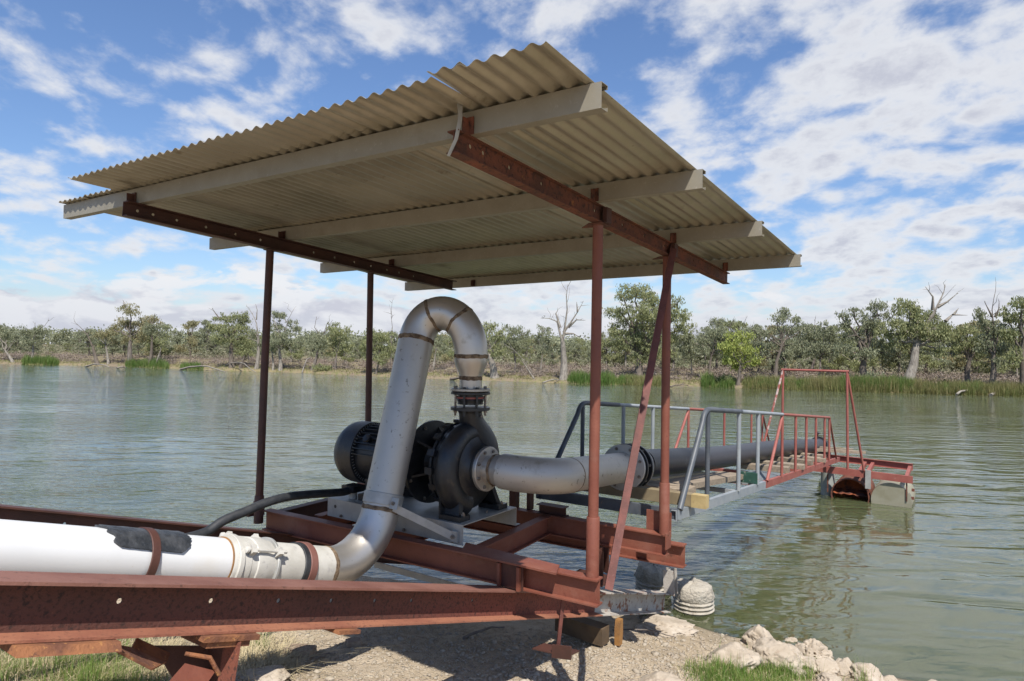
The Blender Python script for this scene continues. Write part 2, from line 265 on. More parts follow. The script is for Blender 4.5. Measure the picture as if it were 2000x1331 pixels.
# ------------------------------------------------------------------ mesh helpers
LOC = {}
def reg(o, loc): LOC[o.name] = Vector(loc)
def tag(o, label=None, cat=None, group=None, kind=None):
    if label: o['label'] = label
    if cat: o['category'] = cat
    if group: o['group'] = group
    if kind: o['kind'] = kind
    return o
def thing(name, label, cat, loc, group=None):
    o = bpy.data.objects.new(name, None); COL.objects.link(o); o.location = loc; o.empty_display_size = .1
    reg(o, loc); return tag(o, label, cat, group)
class MB:
    def __init__(s): s.v = []; s.f = []
    def add(s, vs, fs):
        k = len(s.v); s.v += [tuple(v) for v in vs]; s.f += [tuple(i + k for i in f) for f in fs]; return s
    def box(s, c, ax, ay, az):
        c = Vector(c); vs = [c + ax * i + ay * j + az * k for i in (-1, 1) for j in (-1, 1) for k in (-1, 1)]
        return s.add(vs, [(0, 1, 3, 2), (4, 6, 7, 5), (0, 4, 5, 1), (2, 3, 7, 6), (0, 2, 6, 4), (1, 5, 7, 3)])
    def abox(s, a0, a1, b0, b1, z0, z1):
        return s.box(W((a0 + a1) / 2, (b0 + b1) / 2, (z0 + z1) / 2), D * ((a1 - a0) / 2), E * ((b1 - b0) / 2), ZZ * ((z1 - z0) / 2))
    def prism(s, p0, p1, prof, side, up=None):
        # prof: closed 2D outline; x along side, y along up
        p0 = Vector(p0); p1 = Vector(p1); t = (p1 - p0).normalized(); side = (Vector(side) - t * Vector(side).dot(t)).normalized()
        up = side.cross(t) if up is None else Vector(up)
        if up.z < 0: up = -up
        n = len(prof); vs = [p0 + side * x + up * y for x, y in prof] + [p1 + side * x + up * y for x, y in prof]
        fs = [(i, (i + 1) % n, n + (i + 1) % n, n + i) for i in range(n)] + [tuple(range(n))[::-1], tuple(range(n, 2 * n))]
        return s.add(vs, fs)
    def tube(s, pts, r, n=12, cap=True):
        pts = [Vector(p) for p in pts]; m = len(pts)
        rs = r if isinstance(r, (list, tuple)) else [r] * m
        t0 = (pts[1] - pts[0]).normalized(); ref = Vector((0, 0, 1)) if abs(t0.z) < .9 else Vector((1, 0, 0))
        u = t0.cross(ref).normalized(); vs = []
        for i, p in enumerate(pts):
            t = (pts[min(i + 1, m - 1)] - pts[max(i - 1, 0)]).normalized()
            u = (u - t * u.dot(t)).normalized(); w = t.cross(u)
            vs += [p + (u * math.cos(2 * math.pi * k / n) + w * math.sin(2 * math.pi * k / n)) * rs[i] for k in range(n)]
        fs = [(i * n + k, i * n + (k + 1) % n, (i + 1) * n + (k + 1) % n, (i + 1) * n + k) for i in range(m - 1) for k in range(n)]
        if cap: fs += [tuple(range(n))[::-1], tuple(range((m - 1) * n, m * n))]
        return s.add(vs, fs)
    def lathe(s, o, ax, prof, n=32, closed=False, ref=None):
        # prof: [(t along ax, radius)]
        o = Vector(o); ax = Vector(ax).normalized(); ref = ref or (Vector((0, 0, 1)) if abs(ax.z) < .9 else Vector((1, 0, 0)))
        u = ax.cross(ref).normalized(); w = ax.cross(u); vs = []
        for t, r in prof: vs += [o + ax * t + (u * math.cos(2 * math.pi * k / n) + w * math.sin(2 * math.pi * k / n)) * max(r, 1e-4) for k in range(n)]
        m = len(prof); L = m if closed else m - 1
        fs = [(i * n + k, i * n + (k + 1) % n, ((i + 1) % m) * n + (k + 1) % n, ((i + 1) % m) * n + k) for i in range(L) for k in range(n)]
        if not closed: fs += [tuple(range(n))[::-1], tuple(range((m - 1) * n, m * n))]
        return s.add(vs, fs)
    def ring(s, o, ax, r0, r1, th, n=32):
        c = min(.003, th * .2)
        return s.lathe(o, ax, [(-th / 2, r0), (-th / 2, r1 - c), (-th / 2 + c, r1), (th / 2 - c, r1), (th / 2, r1 - c), (th / 2, r0)], n, True)
    def holed(s, p0, along, up, thick, L, H, holes, r):
        # a plate of length L (along) and height H (up), thickness thick, with round holes at distances `holes` = [(x, y)]
        p0 = Vector(p0); al = along.normalized(); tn = al.cross(up).normalized(); xs = 0.0
        oct_ = [(math.cos(a), math.sin(a)) for a in [math.pi / 4 * k for k in range(8)]]
        def quad4(x0, x1):
            for sg in (0, 1):
                q = [p0 + al * x + up * y + tn * (thick * sg) for x, y in ((x0, 0), (x1, 0), (x1, H), (x0, H))]
                s.add(q, [(0, 1, 2, 3)] if sg else [(3, 2, 1, 0)])
        for hx, hy in holes:
            x0, x1 = hx - r * 1.6, hx + r * 1.6
            quad4(xs, x0)
            outer = [(x1, hy), (x1, H), (hx, H), (x0, H), (x0, hy), (x0, 0), (hx, 0), (x1, 0)]
            inner = [(hx + r * c, hy + r * sn) for c, sn in oct_]
            for sg in (0, 1):
                vs = [p0 + al * x + up * y + tn * (thick * sg) for x, y in outer + inner]
                fs = [(k, (k + 1) % 8, 8 + (k + 1) % 8, 8 + k) for k in range(8)]
                s.add(vs, fs if sg else [f[::-1] for f in fs])
            vs = [p0 + al * x + up * y + tn * (thick * sg) for sg in (0, 1) for x, y in inner]
            s.add(vs, [(k, (k + 1) % 8, 8 + (k + 1) % 8, 8 + k) for k in range(8)])
            xs = x1
        quad4(xs, L)
        q = [p0 + up * y + tn * (thick * sg) for sg in (0, 1) for y in (0, H)]; s.add(q, [(0, 1, 3, 2)])
        q = [p0 + al * L + up * y + tn * (thick * sg) for sg in (0, 1) for y in (0, H)]; s.add(q, [(0, 2, 3, 1)])
        return s
    def build(s, name, mat, parent=None, label=None, smooth=35, loc=None):
        me = bpy.data.meshes.new(name)
        if parent is not None: base = LOC[parent.name]
        else: base = Vector(loc) if loc is not None else Vector((0, 0, 0))
        co = np.array(s.v, dtype=np.float64) - np.array(base)[None, :]
        me.from_pydata(co.tolist(), [], s.f); me.update()
        if smooth:
            me.shade_smooth(); me.set_sharp_from_angle(angle=R(smooth))
        me.materials.append(mat)
        o = bpy.data.objects.new(name, me); COL.objects.link(o)
        if parent is not None: o.parent = parent
        else: o.location = base
        reg(o, base)
        if label: o['label'] = label
        return o
def iprof(h, w, tf, tw):   # y from 0 (bottom) to h
    a, b = w / 2, tw / 2
    return [(-a, 0), (a, 0), (a, tf), (b, tf), (b, h - tf), (a, h - tf), (a, h), (-a, h), (-a, h - tf), (-b, h - tf), (-b, tf), (-a, tf)]
def cprof(h, w, t):        # web at x=0, flanges toward +x
    return [(0, 0), (w, 0), (w, t), (t, t), (t, h - t), (w, h - t), (w, h), (0, h)]
def purlin_prof(h, w, t, lip):
    return [(0, 0), (w, 0), (w, lip), (w - t, lip), (w - t, t), (t, t), (t, h - t), (w - t, h - t), (w - t, h - lip), (w, h - lip), (w, h), (0, h)]
def rprof(w, h): return [(-w / 2, 0), (w / 2, 0), (w / 2, h), (-w / 2, h)]
def lerp(a, b, t): return a + (b - a) * t
def bez(p0, p1, p2, p3, n):
    return [p0 * (1 - t) ** 3 + p1 * 3 * t * (1 - t) ** 2 + p2 * 3 * t * t * (1 - t) + p3 * t ** 3 for t in [i / n for i in range(n + 1)]]
def arc3(p0, c, p1, n):    # quarter-like bend from p0 to p1 with corner c
    k = .552
    return bez(p0, lerp(p0, c, k), lerp(p1, c, k), p1, n)
def spline(pts, n=6):
    pts = [Vector(p) for p in pts]; out = []
    q = [pts[0] * 2 - pts[1]] + pts + [pts[-1] * 2 - pts[-2]]
    for i in range(1, len(q) - 2):
        for k in range(n):
            t = k / n
            out.append(.5 * ((2 * q[i]) + (q[i + 1] - q[i - 1]) * t + (2 * q[i - 1] - 5 * q[i] + 4 * q[i + 1] - q[i + 2]) * t * t + (-q[i - 1] + 3 * q[i] - 3 * q[i + 1] + q[i + 2]) * t ** 3))
    return out + [pts[-1]]
def bolt(p, ax, r=.011, h=.012, parent=None, mat=None):
    MB().lathe(Vector(p) - Vector(ax) * .002, ax, [(0, r), (h, r), (h, r * .55), (h * 1.7, r * .5)], 6).build('bolt', mat or BOLT, parent, smooth=0)
def bolt_circle(o, ax, rad, n, parent, r=.011, h=.012, ph=0.0):
    ax = Vector(ax).normalized(); ref = Vector((0, 0, 1)) if abs(ax.z) < .9 else Vector((1, 0, 0)); u = ax.cross(ref).normalized(); w = ax.cross(u)
    for k in range(n):
        t = 2 * math.pi * (k + ph) / n; bolt(Vector(o) + (u * math.cos(t) + w * math.sin(t)) * rad, ax, r, h, parent)

# ================================================================== SETTING
def shore_a(b):
    pts = [(-60, 3.5), (-12, 3.0), (-4, 2.7), (-1.5, 2.42), (-.8, 2.28), (-.2, 2.36), (.3, 2.42), (1.2, 2.2), (2.5, 1.9), (4, 1.4), (6, .9), (10, -.3), (25, -6), (60, -25)]
    for (b0, a0), (b1, a1) in zip(pts, pts[1:]):
        if b <= b1 or b1 == 60: return a0 + (a1 - a0) * (b - b0) / (b1 - b0)
def gz(a, b):
    s = shore_a(b) - a + .05 * noise.noise(Vector((a * 1.3, b * 1.3, 0))) + .03 * noise.noise(Vector((a * 5, b * 5, 3)))
    if s < 0: z = WATER + s * .22
    elif s < .12: z = WATER + s * .45
    elif s < 2.4: z = WATER + .054 + (s - .12) * .115
    elif s < 8: z = WATER + .054 + 2.28 * .115 + (s - 2.4) * .19
    else: z = WATER + .054 + 2.28 * .115 + 5.6 * .19 + (s - 8) * .01
    near = min(1, max(0, s) / .3)
    return z + near * (.035 * noise.noise(Vector((a * 2.1, b * 2.1, 7))) + .012 * noise.noise(Vector((a * 9, b * 9, 1))) + .005 * noise.noise(Vector((a * 27, b * 27, 5))))
def build_ground():
    fa = lambda lo, hi, st: list(np.arange(lo, hi, st))
    A = [-400, -150, -60, -25, -12] + fa(-8, -1.2, .16) + fa(-1.2, 2.9, .05) + [3.1, 3.5, 4.2, 6, 10, 16]
    B = [-120, -60, -30, -15, -9, -6, -4.5] + fa(-3.4, 3.4, .05) + fa(3.5, 7.5, .2) + [8, 9, 10, 12, 15, 20, 28, 40, 60]
    vs = [W(a, b, gz(a, b)) for a in A for b in B]; nb = len(B)
    fs = [(i * nb + j, i * nb + j + 1, (i + 1) * nb + j + 1, (i + 1) * nb + j) for i in range(len(A) - 1) for j in range(nb - 1)]
    o = MB().add(vs, fs).build('ground', GROUND, smooth=180); o['kind'] = 'structure'; return o
build_ground()
SH = [(-700, 697), (0, 711.5), (200, 715), (400, 723), (600, 729), (830, 740), (1000, 745), (1150, 751), (1350, 755), (1550, 762), (1750, 768), (2000, 775), (2400, 789)]
SHP = [(x, atz(x, y, WATER)) for x, y in SH]
def shore(px):
    for (x0, p0), (x1, p1) in zip(SHP, SHP[1:]):
        if px <= x1: return p0.lerp(p1, max(0, (px - x0) / (x1 - x0)))
    return SHP[-1][1]
INL = Vector((.33, .944, 0))
def farz(off): 
    pts = [(-3, -.8), (0, -.02), (.4, .16), (2, .34), (6, .6), (15, .85), (40, 1.0), (900, 1.1)]
    for (o0, z0), (o1, z1) in zip(pts, pts[1:]):
        if off <= o1: return WATER + z0 + (z1 - z0) * (off - o0) / (o1 - o0)
    return WATER + 1.1
def bankp(px, off):
    """a point standing on the far bank: on the line of sight of column px where it has gone `off` metres inland"""
    s = shore(px); d = Vector((s.x, s.y, 0)).normalized(); p = s + d * off
    return Vector((p.x, p.y, farz(off) + (.07 * noise.noise(Vector((p.x * .3, p.y * .3, 0))) if off > 0 else 0)))
def build_far():
    xs = list(range(-700, 2401, 10)); offs = [-3, -1, -.3, 0, .15, .4, 1, 2, 3.5, 6, 10, 15, 22, 30, 40, 70, 150, 400, 900]
    vs = []
    for x in xs:
        wob = .35 * noise.noise(Vector((x * .021, 0, 0))) + .2 * noise.noise(Vector((x * .09, 3, 0)))
        for k in offs: 
            p = bankp(x, k); d = Vector((p.x, p.y, 0)).normalized(); vs.append(p + d * (wob if -1.1 < k < 5 else 0))
    n = len(offs); fs = [(i * n + j, (i + 1) * n + j, (i + 1) * n + j + 1, i * n + j + 1) for i in range(len(xs) - 1) for j in range(n - 1)]
    o = MB().add(vs, fs).build('far_ground', FARG, smooth=180); o['kind'] = 'structure'
build_far()
def build_water():
    vs = [(-600, -400, WATER), (600, -400, WATER), (600, 900, WATER), (-600, 900, WATER)]
    o = MB().add(vs, [(0, 1, 2, 3)]).build('water', WATERM, smooth=0); o['kind'] = 'structure'
build_water()

# ================================================================== SHELTER
def zr0(a): return .73075 - .04928 * a
def zr1(a): return .7309 - .05934 * a
BB1 = 2.676; BB2 = -.011; HB = .0956; HP = .097
def zr(a, b): return zr0(a) + (zr1(a) - zr0(a)) * (b - BB2) / (BB1 - BB2)
AP = [-1.239, -.107, 1.095, 2.335]
def build_shelter():
    s = thing('shelter', 'open steel shelter with corrugated iron skillion roof on four red posts', 'shelter', W(.5, 1.4, -1.267))
    PITCHW = .0762; N0 = -.5442
    def zroof(a, b): return zr(a, b) + HB + HP + .0105
    def sheet(n0, n1, a0, a1, dz, seed, sag=0.0):
        rnd = random.Random(seed); na = 12; cols = int((n1 - n0) * 8); vs = []
        tilt = rnd.uniform(-.002, .002)
        for sg in (0, 1):
            for i in range(na + 1):
                a = lerp(a0, a1, i / na)
                for j in range(cols + 1):
                    n = n0 + (n1 - n0) * j / cols; b = N0 + n * PITCHW
                    z = zroof(a, b) + dz + .0088 * math.cos(2 * math.pi * n) + tilt * math.sin(n * .7) + .002 * noise.noise(Vector((a * 1.5, b * 2, seed)))
                    z -= sag * max(0, -1.2 - a)
                    vs.append(W(a, b, z - sg * .0011))
        w = cols + 1; off = (na + 1) * w; fs = []
        for i in range(na):
            for j in range(cols):
                q = (i * w + j, i * w + j + 1, (i + 1) * w + j + 1, (i + 1) * w + j)
                fs += [q, tuple(off + k for k in q[::-1])]
        for i in range(na):
            for j in (0, cols):
                q = (i * w + j, (i + 1) * w + j, off + (i + 1) * w + j, off + i * w + j); fs.append(q)
        for j in range(cols):
            for i in (0, na):
                q = (i * w + j, i * w + j + 1, off + i * w + j + 1, off + i * w + j); fs.append(q)
        MB().add(vs, fs).build('roof_sheet', SHEET, s, smooth=50)
    ends = [-.75, 4.3, 6.05]
    a1 = 2.50
    sheet(-.75, 4.4, -1.565, a1, .0, 1); sheet(4.0, 6.05, -1.56, a1, .0018, 2, -.02)
    seams = [5.9, 14.4, 22.9, 32.2, 41.0, 50.5, 55.2]
    for k in range(6): sheet(seams[k] - .25, seams[k + 1] + .1, -1.275 if k > 0 else -1.27, a1, .0 if k % 2 else .0035, 10 + k)
    fr = [6.05, 14.4, 22.9, 32.2, 45.0]
    for k in range(4): sheet(fr[k] - (.25 if k else 0), fr[k + 1] + .1, -1.535, -1.20, .004 + (.0 if k % 2 else .0018), 30 + k, .02)
    for i, a in enumerate(AP):
        m = MB(); b0, b1 = -.640, 3.677
        p0 = W(a, b0, zr(a, b0) + HB); p1 = W(a, b1, zr(a, b1) + HB)
        m.prism(p0, p1, purlin_prof(HP, .052, .0022, .015), D, up=ZZ)
        m.build('purlin', PURLIN, s, smooth=30)
    # rafters
    m = MB(); a0, a1_ = -1.318, 2.4666
    p0, p1 = W(a0, BB2, zr0(a0)), W(a1_, BB2, zr0(a1_)); al = (p1 - p0).normalized(); L = (p1 - p0).length; up = E.cross(al); up = up if up.z > 0 else -up
    for y in (0, HB - .006):
        m.prism(p0 + up * y, p1 + up * y, rprof(.058, .006), E, up=up)
    hs = [(.11, .055), (.2, .055)] + [(x, .05) for x in (.40, .68, 1.25, 1.62, 1.95, 2.3, 2.55, 2.9, 3.25)]
    m.holed(p0 + up * .006 - E * .0025, al, up, .005, L, HB - .012, hs, .010)
    m.build('rafter', RUST, s, smooth=30)
    m = MB(); a0, a1_ = -1.31, 1.98
    p0, p1 = W(a0, BB1, zr1(a0)), W(a1_, BB1, zr1(a1_)); al = (p1 - p0).normalized(); L = (p1 - p0).length; up = E.cross(al); up = up if up.z > 0 else -up
    for y in (0, HB - .006):
        m.prism(p0 + up * y - E * .03, p1 + up * y - E * .03, rprof(.06, .006), E, up=up)
    hs = [(x, .05) for x in (.09, .19, .35, .56, .79, 1.0, 1.5, 1.72, 1.94, 2.14, 2.34, 2.5, 2.7)]
    m.holed(p0 + up * .006, al, up, .005, L, HB - .012, hs, .010)
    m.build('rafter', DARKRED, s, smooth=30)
    # cleats that tie purlins to rafters
    for a in AP:
        for b, zf, dr in ((BB2, zr0, 1), (BB1, zr1, -1)):
            bb = b - .03 * dr + (0 if dr > 0 else -.04)
            z = zf(a) + HB
            MB().abox(a - .008, a - .0025, bb - .022, bb + .022, z - .002, z + .07).abox(a - .05, a - .0085, bb - .003, bb + .003, z + .001, z + .06).build('cleat', RUST if dr > 0 else DARKRED, s)
    # bent flashing strip by the sheet joint
    q = [(-1.285, -.02, 1.01), (-1.30, -.035, .93), (-1.315, -.03, .85), (-1.33, -.005, .78)]
    m = MB(); vs = []
    for k, (a, b, z) in enumerate(q):
        w = .013 + (.002 if k == 0 else -.003 * k)
        vs += [W(a, b - w, z), W(a - .012, b, z), W(a + .002, b + w, z), W(a + .003, b + w, z), W(a - .009, b, z), W(a + .003, b - w, z)]
    fs = [(i * 6 + k, i * 6 + (k + 1) % 6, (i + 1) * 6 + (k + 1) % 6, (i + 1) * 6 + k) for i in range(3) for k in range(6)]
    m.add(vs, fs).build('flashing_strip', GALV, s)
    # posts
    def post(mat, top, bot, r, slv, r2, mid=None):
        pts = [Vector(bot), Vector(top)] if mid is None else [Vector(bot), Vector(mid), Vector(top)]
        o = MB().tube(pts, r, 20).build('post', mat, s)
        if slv:
            q = lerp(Vector(bot), Vector(top if mid is None else mid), slv)
            MB().tube([Vector(bot), q - (q - Vector(bot)).normalized() * .006, q], [r2, r2, r2 * .93], 20).build('sleeve', mat, o)
    post(RED, W(.012, 0, zr0(0) - .001), W(0, 0, -1.272), .030, .170, .0375)
    post(RED, W(1.085, 0, zr0(1.08) - .001), W(1.092, 0, -1.268), .030, .185, .036)
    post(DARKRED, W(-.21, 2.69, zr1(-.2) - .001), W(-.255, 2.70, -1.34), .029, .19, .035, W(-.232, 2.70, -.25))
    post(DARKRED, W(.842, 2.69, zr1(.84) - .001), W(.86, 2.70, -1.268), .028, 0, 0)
    # cap plates on the posts
    for a, b, z, mt in ((.012, .0, zr0(0), RUST), (1.085, .0, zr0(1.08), RUST), (-.21, 2.66, zr1(-.2), DARKRED), (.842, 2.66, zr1(.84), DARKRED)):
        MB().add([W(a - .06, b + .03, z - .008), W(a + .05, b + .13 if mt is RUST else b + .06, z - .006), W(a + .06, b - .05, z - .010), W(a - .05, b - .05, z - .008),
                  W(a - .06, b + .03, z - .002), W(a + .05, b + .13 if mt is RUST else b + .06, z - .0005), W(a + .06, b - .05, z - .004), W(a - .05, b - .05, z - .002)],
                 [(3, 2, 1, 0), (4, 5, 6, 7), (0, 1, 5, 4), (1, 2, 6, 5), (2, 3, 7, 6), (3, 0, 4, 7)]).build('cap_plate', mt, s, smooth=0)
    for a in (.0, 1.07):
        MB().abox(a - .012, a + .05, BB2 - .055, BB2 - .030, zr0(a) - .002, zr0(a) + .085).build('web_stiffener', DARKRED, s)
    # diagonal brace: rusty angle from far post top to near post foot
    p0, p1 = W(1.06, -.055, .73), W(.035, -.085, -1.335)
    br = MB().prism(p0, p1, [(-.024, 0), (.024, 0), (.024, .004), (-.020, .004), (-.020, .03), (-.024, .03)], D * .55 - E * .83).build('diagonal_brace', PINK, s, label='weathered pinkish red angle brace running from far post top to near post foot')
    return s
build_shelter()

# ================================================================== STEEL FRAME UNDER THE PUMP
ZB = -1.267
def build_frame():
    f = thing('support_frame', 'red painted steel beam frame carrying the pump and shelter posts', 'steel frame', W(.5, 1.4, ZB - .15))
    def ibeam(name, p0, p1, h, w, mat=RED, tf=.009, tw=.006, side=None, lab=None):
        sd = side or (Vector(p1) - Vector(p0)).cross(ZZ)
        return MB().prism(Vector(p0) - ZZ * h, Vector(p1) - ZZ * h, iprof(h, w, tf, tw), sd, up=ZZ).build(name, mat, f, lab, smooth=30)
    ibeam('front_beam', W(-.012, -.055, ZB), W(-.14, 2.76, ZB), .15, .080)
    b = ibeam('back_beam', W(1.10, -.022, ZB), W(1.06, 3.0, ZB), .15, .080)
    MB().abox(1.055, 1.145, -.031, -.0225, ZB - .10, ZB + .012).build('end_plate', RED, b)
    ibeam('lower_back_beam', W(1.44, -.03, -1.418), W(1.30, 3.0, -1.418), .165, .085)
    for bb in (.90, 1.62, 2.36):
        ibeam('cross_beam', W(-.015 + .0, bb - .05, ZB - .003), W(1.055, bb + .03, ZB - .003), .14, .075, RED)
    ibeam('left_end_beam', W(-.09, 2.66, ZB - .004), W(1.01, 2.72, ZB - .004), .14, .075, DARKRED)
    # diagonal flat stay at the left end
    MB().prism(W(.25, 2.05, ZB + .002), W(.9, 2.62, ZB + .002), rprof(.06, .008), E, up=ZZ).build('flat_stay', DARKRED, f)
    # splice plates and lap plate on front beam
    MB().abox(-.085, -.079, .41, .60, ZB - .148, ZB - .004).build('splice_plate', DARKRED, f)
    for q in (.575, .435): MB().abox(-.105, -.0855, q - .01, q + .01, ZB - .15, ZB - .01).build('splice_rib', RED, f)
    MB().add([W(-.11, .17, ZB + .001), W(.03, .23, ZB + .001), W(.06, .95, ZB + .001), (W(-.12, .85, ZB + .001)), W(-.11, .17, ZB + .012), W(.03, .23, ZB + .012), W(.06, .95, ZB + .012), W(-.12, .85, ZB + .012)],
             [(3, 2, 1, 0), (4, 5, 6, 7), (0, 1, 5, 4), (1, 2, 6, 5), (2, 3, 7, 6), (3, 0, 4, 7)]).build('lap_plate', RED, f, smooth=0)
    # upright stub column on the near ramp girder
    c = MB().prism(W(.93, .43, -1.60), W(.93, .43, ZB - .151), iprof(.10, .10, .008, .006), D * .3 + E, up=D).build('stub_column', DARKRED, f)
    MB().abox(.80, 1.02, .33, .62, -1.625, -1.612).build('base_plate', DARKRED, f)
    # bolted cleat angles on the girder
    cl = MB().prism(W(.62, .36, -1.60), W(.55, .62, -1.60), [(0, 0), (.09, 0), (.09, .008), (.008, .008), (.008, .085), (0, .085)], D, up=ZZ).build('bolted_cleat', RUST, f)
    for q in (.40, .47): bolt(W(.66, q, -1.592), ZZ, .018, .045, cl, RUST)
    # plate behind far post
    MB().abox(1.146, 1.154, -.03, .155, ZB - .03, ZB + .14).build('gusset_plate', RED, f)
    MB().abox(1.06, 1.14, -.0225, .0, ZB + .0005, ZB + .010).build('post_foot', RED, f)
    # uprights and offcuts on the back beam
    for (a, b_, w, h) in ((1.10, 1.27, .06, .16), (1.12, 1.13, .03, .14), (1.10, 2.78, .10, .06)):
        MB().abox(a - .03, a + .03, b_ - w / 2, b_ + w / 2, ZB + .0008, ZB + h).build('upright_lug', DARKRED, f)
    MB().prism(W(1.08, 1.02, ZB + .001), W(1.08, .78, ZB + .001), iprof(.075, .09, .008, .006), D, up=ZZ).build('short_beam_offcut', DARKRED, f)
    MB().abox(-.19, -.13, 2.80, 2.86, ZB - .05, ZB + .06).abox(-.30, -.20, 2.76, 2.80, ZB - .03, ZB + .045).build('corner_clamp', DARKRED, f)
    # hanging rod with foot plate below the near corner
    MB().prism(W(-.02, .20, -1.70), W(-.02, .17, ZB - .15), rprof(.02, .012), D - E, up=D + E).build('hanging_rod', PINK, f)
    MB().prism(W(-.05, .225, -1.765), W(-.05, .10, -1.745), rprof(.01, .075), D, up=ZZ).add(*(lambda v: (v, [(3, 2, 1, 0), (4, 5, 6, 7), (0, 1, 5, 4), (1, 2, 6, 5), (2, 3, 7, 6), (3, 0, 4, 7)]))(
        [W(-.05, .36, -1.755), W(.05, .34, -1.755), W(.05, .10, -1.735), W(-.05, .12, -1.735), W(-.05, .36, -1.747), W(.05, .34, -1.747), W(.05, .10, -1.727), W(-.05, .12, -1.727)])).build('foot_plate', DARKRED, f, smooth=0)
    return f
build_frame()
m = MB().prism(W(.62, 2.35, -1.835), W(.62, .72, -1.835), [(0, 0), (.09, 0), (.09, .012), (.012, .012), (.012, .05), (0, .05)], D, up=ZZ).build('edge_channel', GALV, loc=W(.62, 1.5, -1.84), smooth=30)
tag(m, 'weathered grey steel edging strip lying low under the pump frame', 'steel strip')

# ================================================================== RAMP GIRDERS
SL = .298
def gird(b, ofs, aa, ab_, name, label, holes, mats, w=.16, h=.165):
    zt = lambda a: -1.42 - SL * (a + .096) + ofs
    t = thing(name, label, 'girder', W((aa + ab_) / 2, b, zt((aa + ab_) / 2) - h), 'sloping ramp girders')
    al = (D - ZZ * SL).normalized(); up = E.cross(al); up = up if up.z > 0 else -up
    for k, (x0, x1, mt) in enumerate(mats):
        p0 = W(x0, b, zt(x0)) - up * h; p1 = W(x1, b, zt(x1)) - up * h; L = (p1 - p0).length
        MB().prism(p0, p1, [(-w / 2, 0), (w / 2, 0), (w / 2, .008), (.012, .012), (-.012, .012), (-w / 2, .008)], E, up=up).build('bottom_flange', GBOT if mt is GIRDER else mt, t, smooth=20)
        MB().prism(p0 + up * (h - .010), p1 + up * (h - .010), [(-w / 2, 0), (w / 2, 0), (w / 2, .010), (-w / 2, .010)], E, up=up).build('top_flange', GTOP if mt is GIRDER else mt, t, smooth=20)
        cs = math.sqrt(1 + SL * SL)
        hs = [((x - x0) * cs, h * .52) for x in holes if x0 < x < x1]
        MB().holed(p0 + up * .012 - E * .003, al, up, .006, L, h - .022, hs, .0095).build('web', GWEB if mt is GIRDER else mt, t, smooth=20)
    return t
g = gird(.535, 0, -9, 2.52, 'ramp_girder', 'near rusty red steel ramp girder crossing the foreground in front of the white pipe',
     [-4.2, -3.7, -3.2, -2.75, -2.29, -1.97, -1.68, -1.41, -1.15, -.9, -.4], [(-9, 1.12, GIRDER), (1.12, 2.52, WHITEP)])
gird(2.47, 0.0, -9, 2.3, 'ramp_girder', 'far dark rusty steel ramp girder behind the white pipe at left', [-3.9, -3.4, -2.9, -2.4, -2.0, -1.66, -1.33, -1.02, -.7, -.4], [(-9, 2.3, DARKRED)], w=.10)
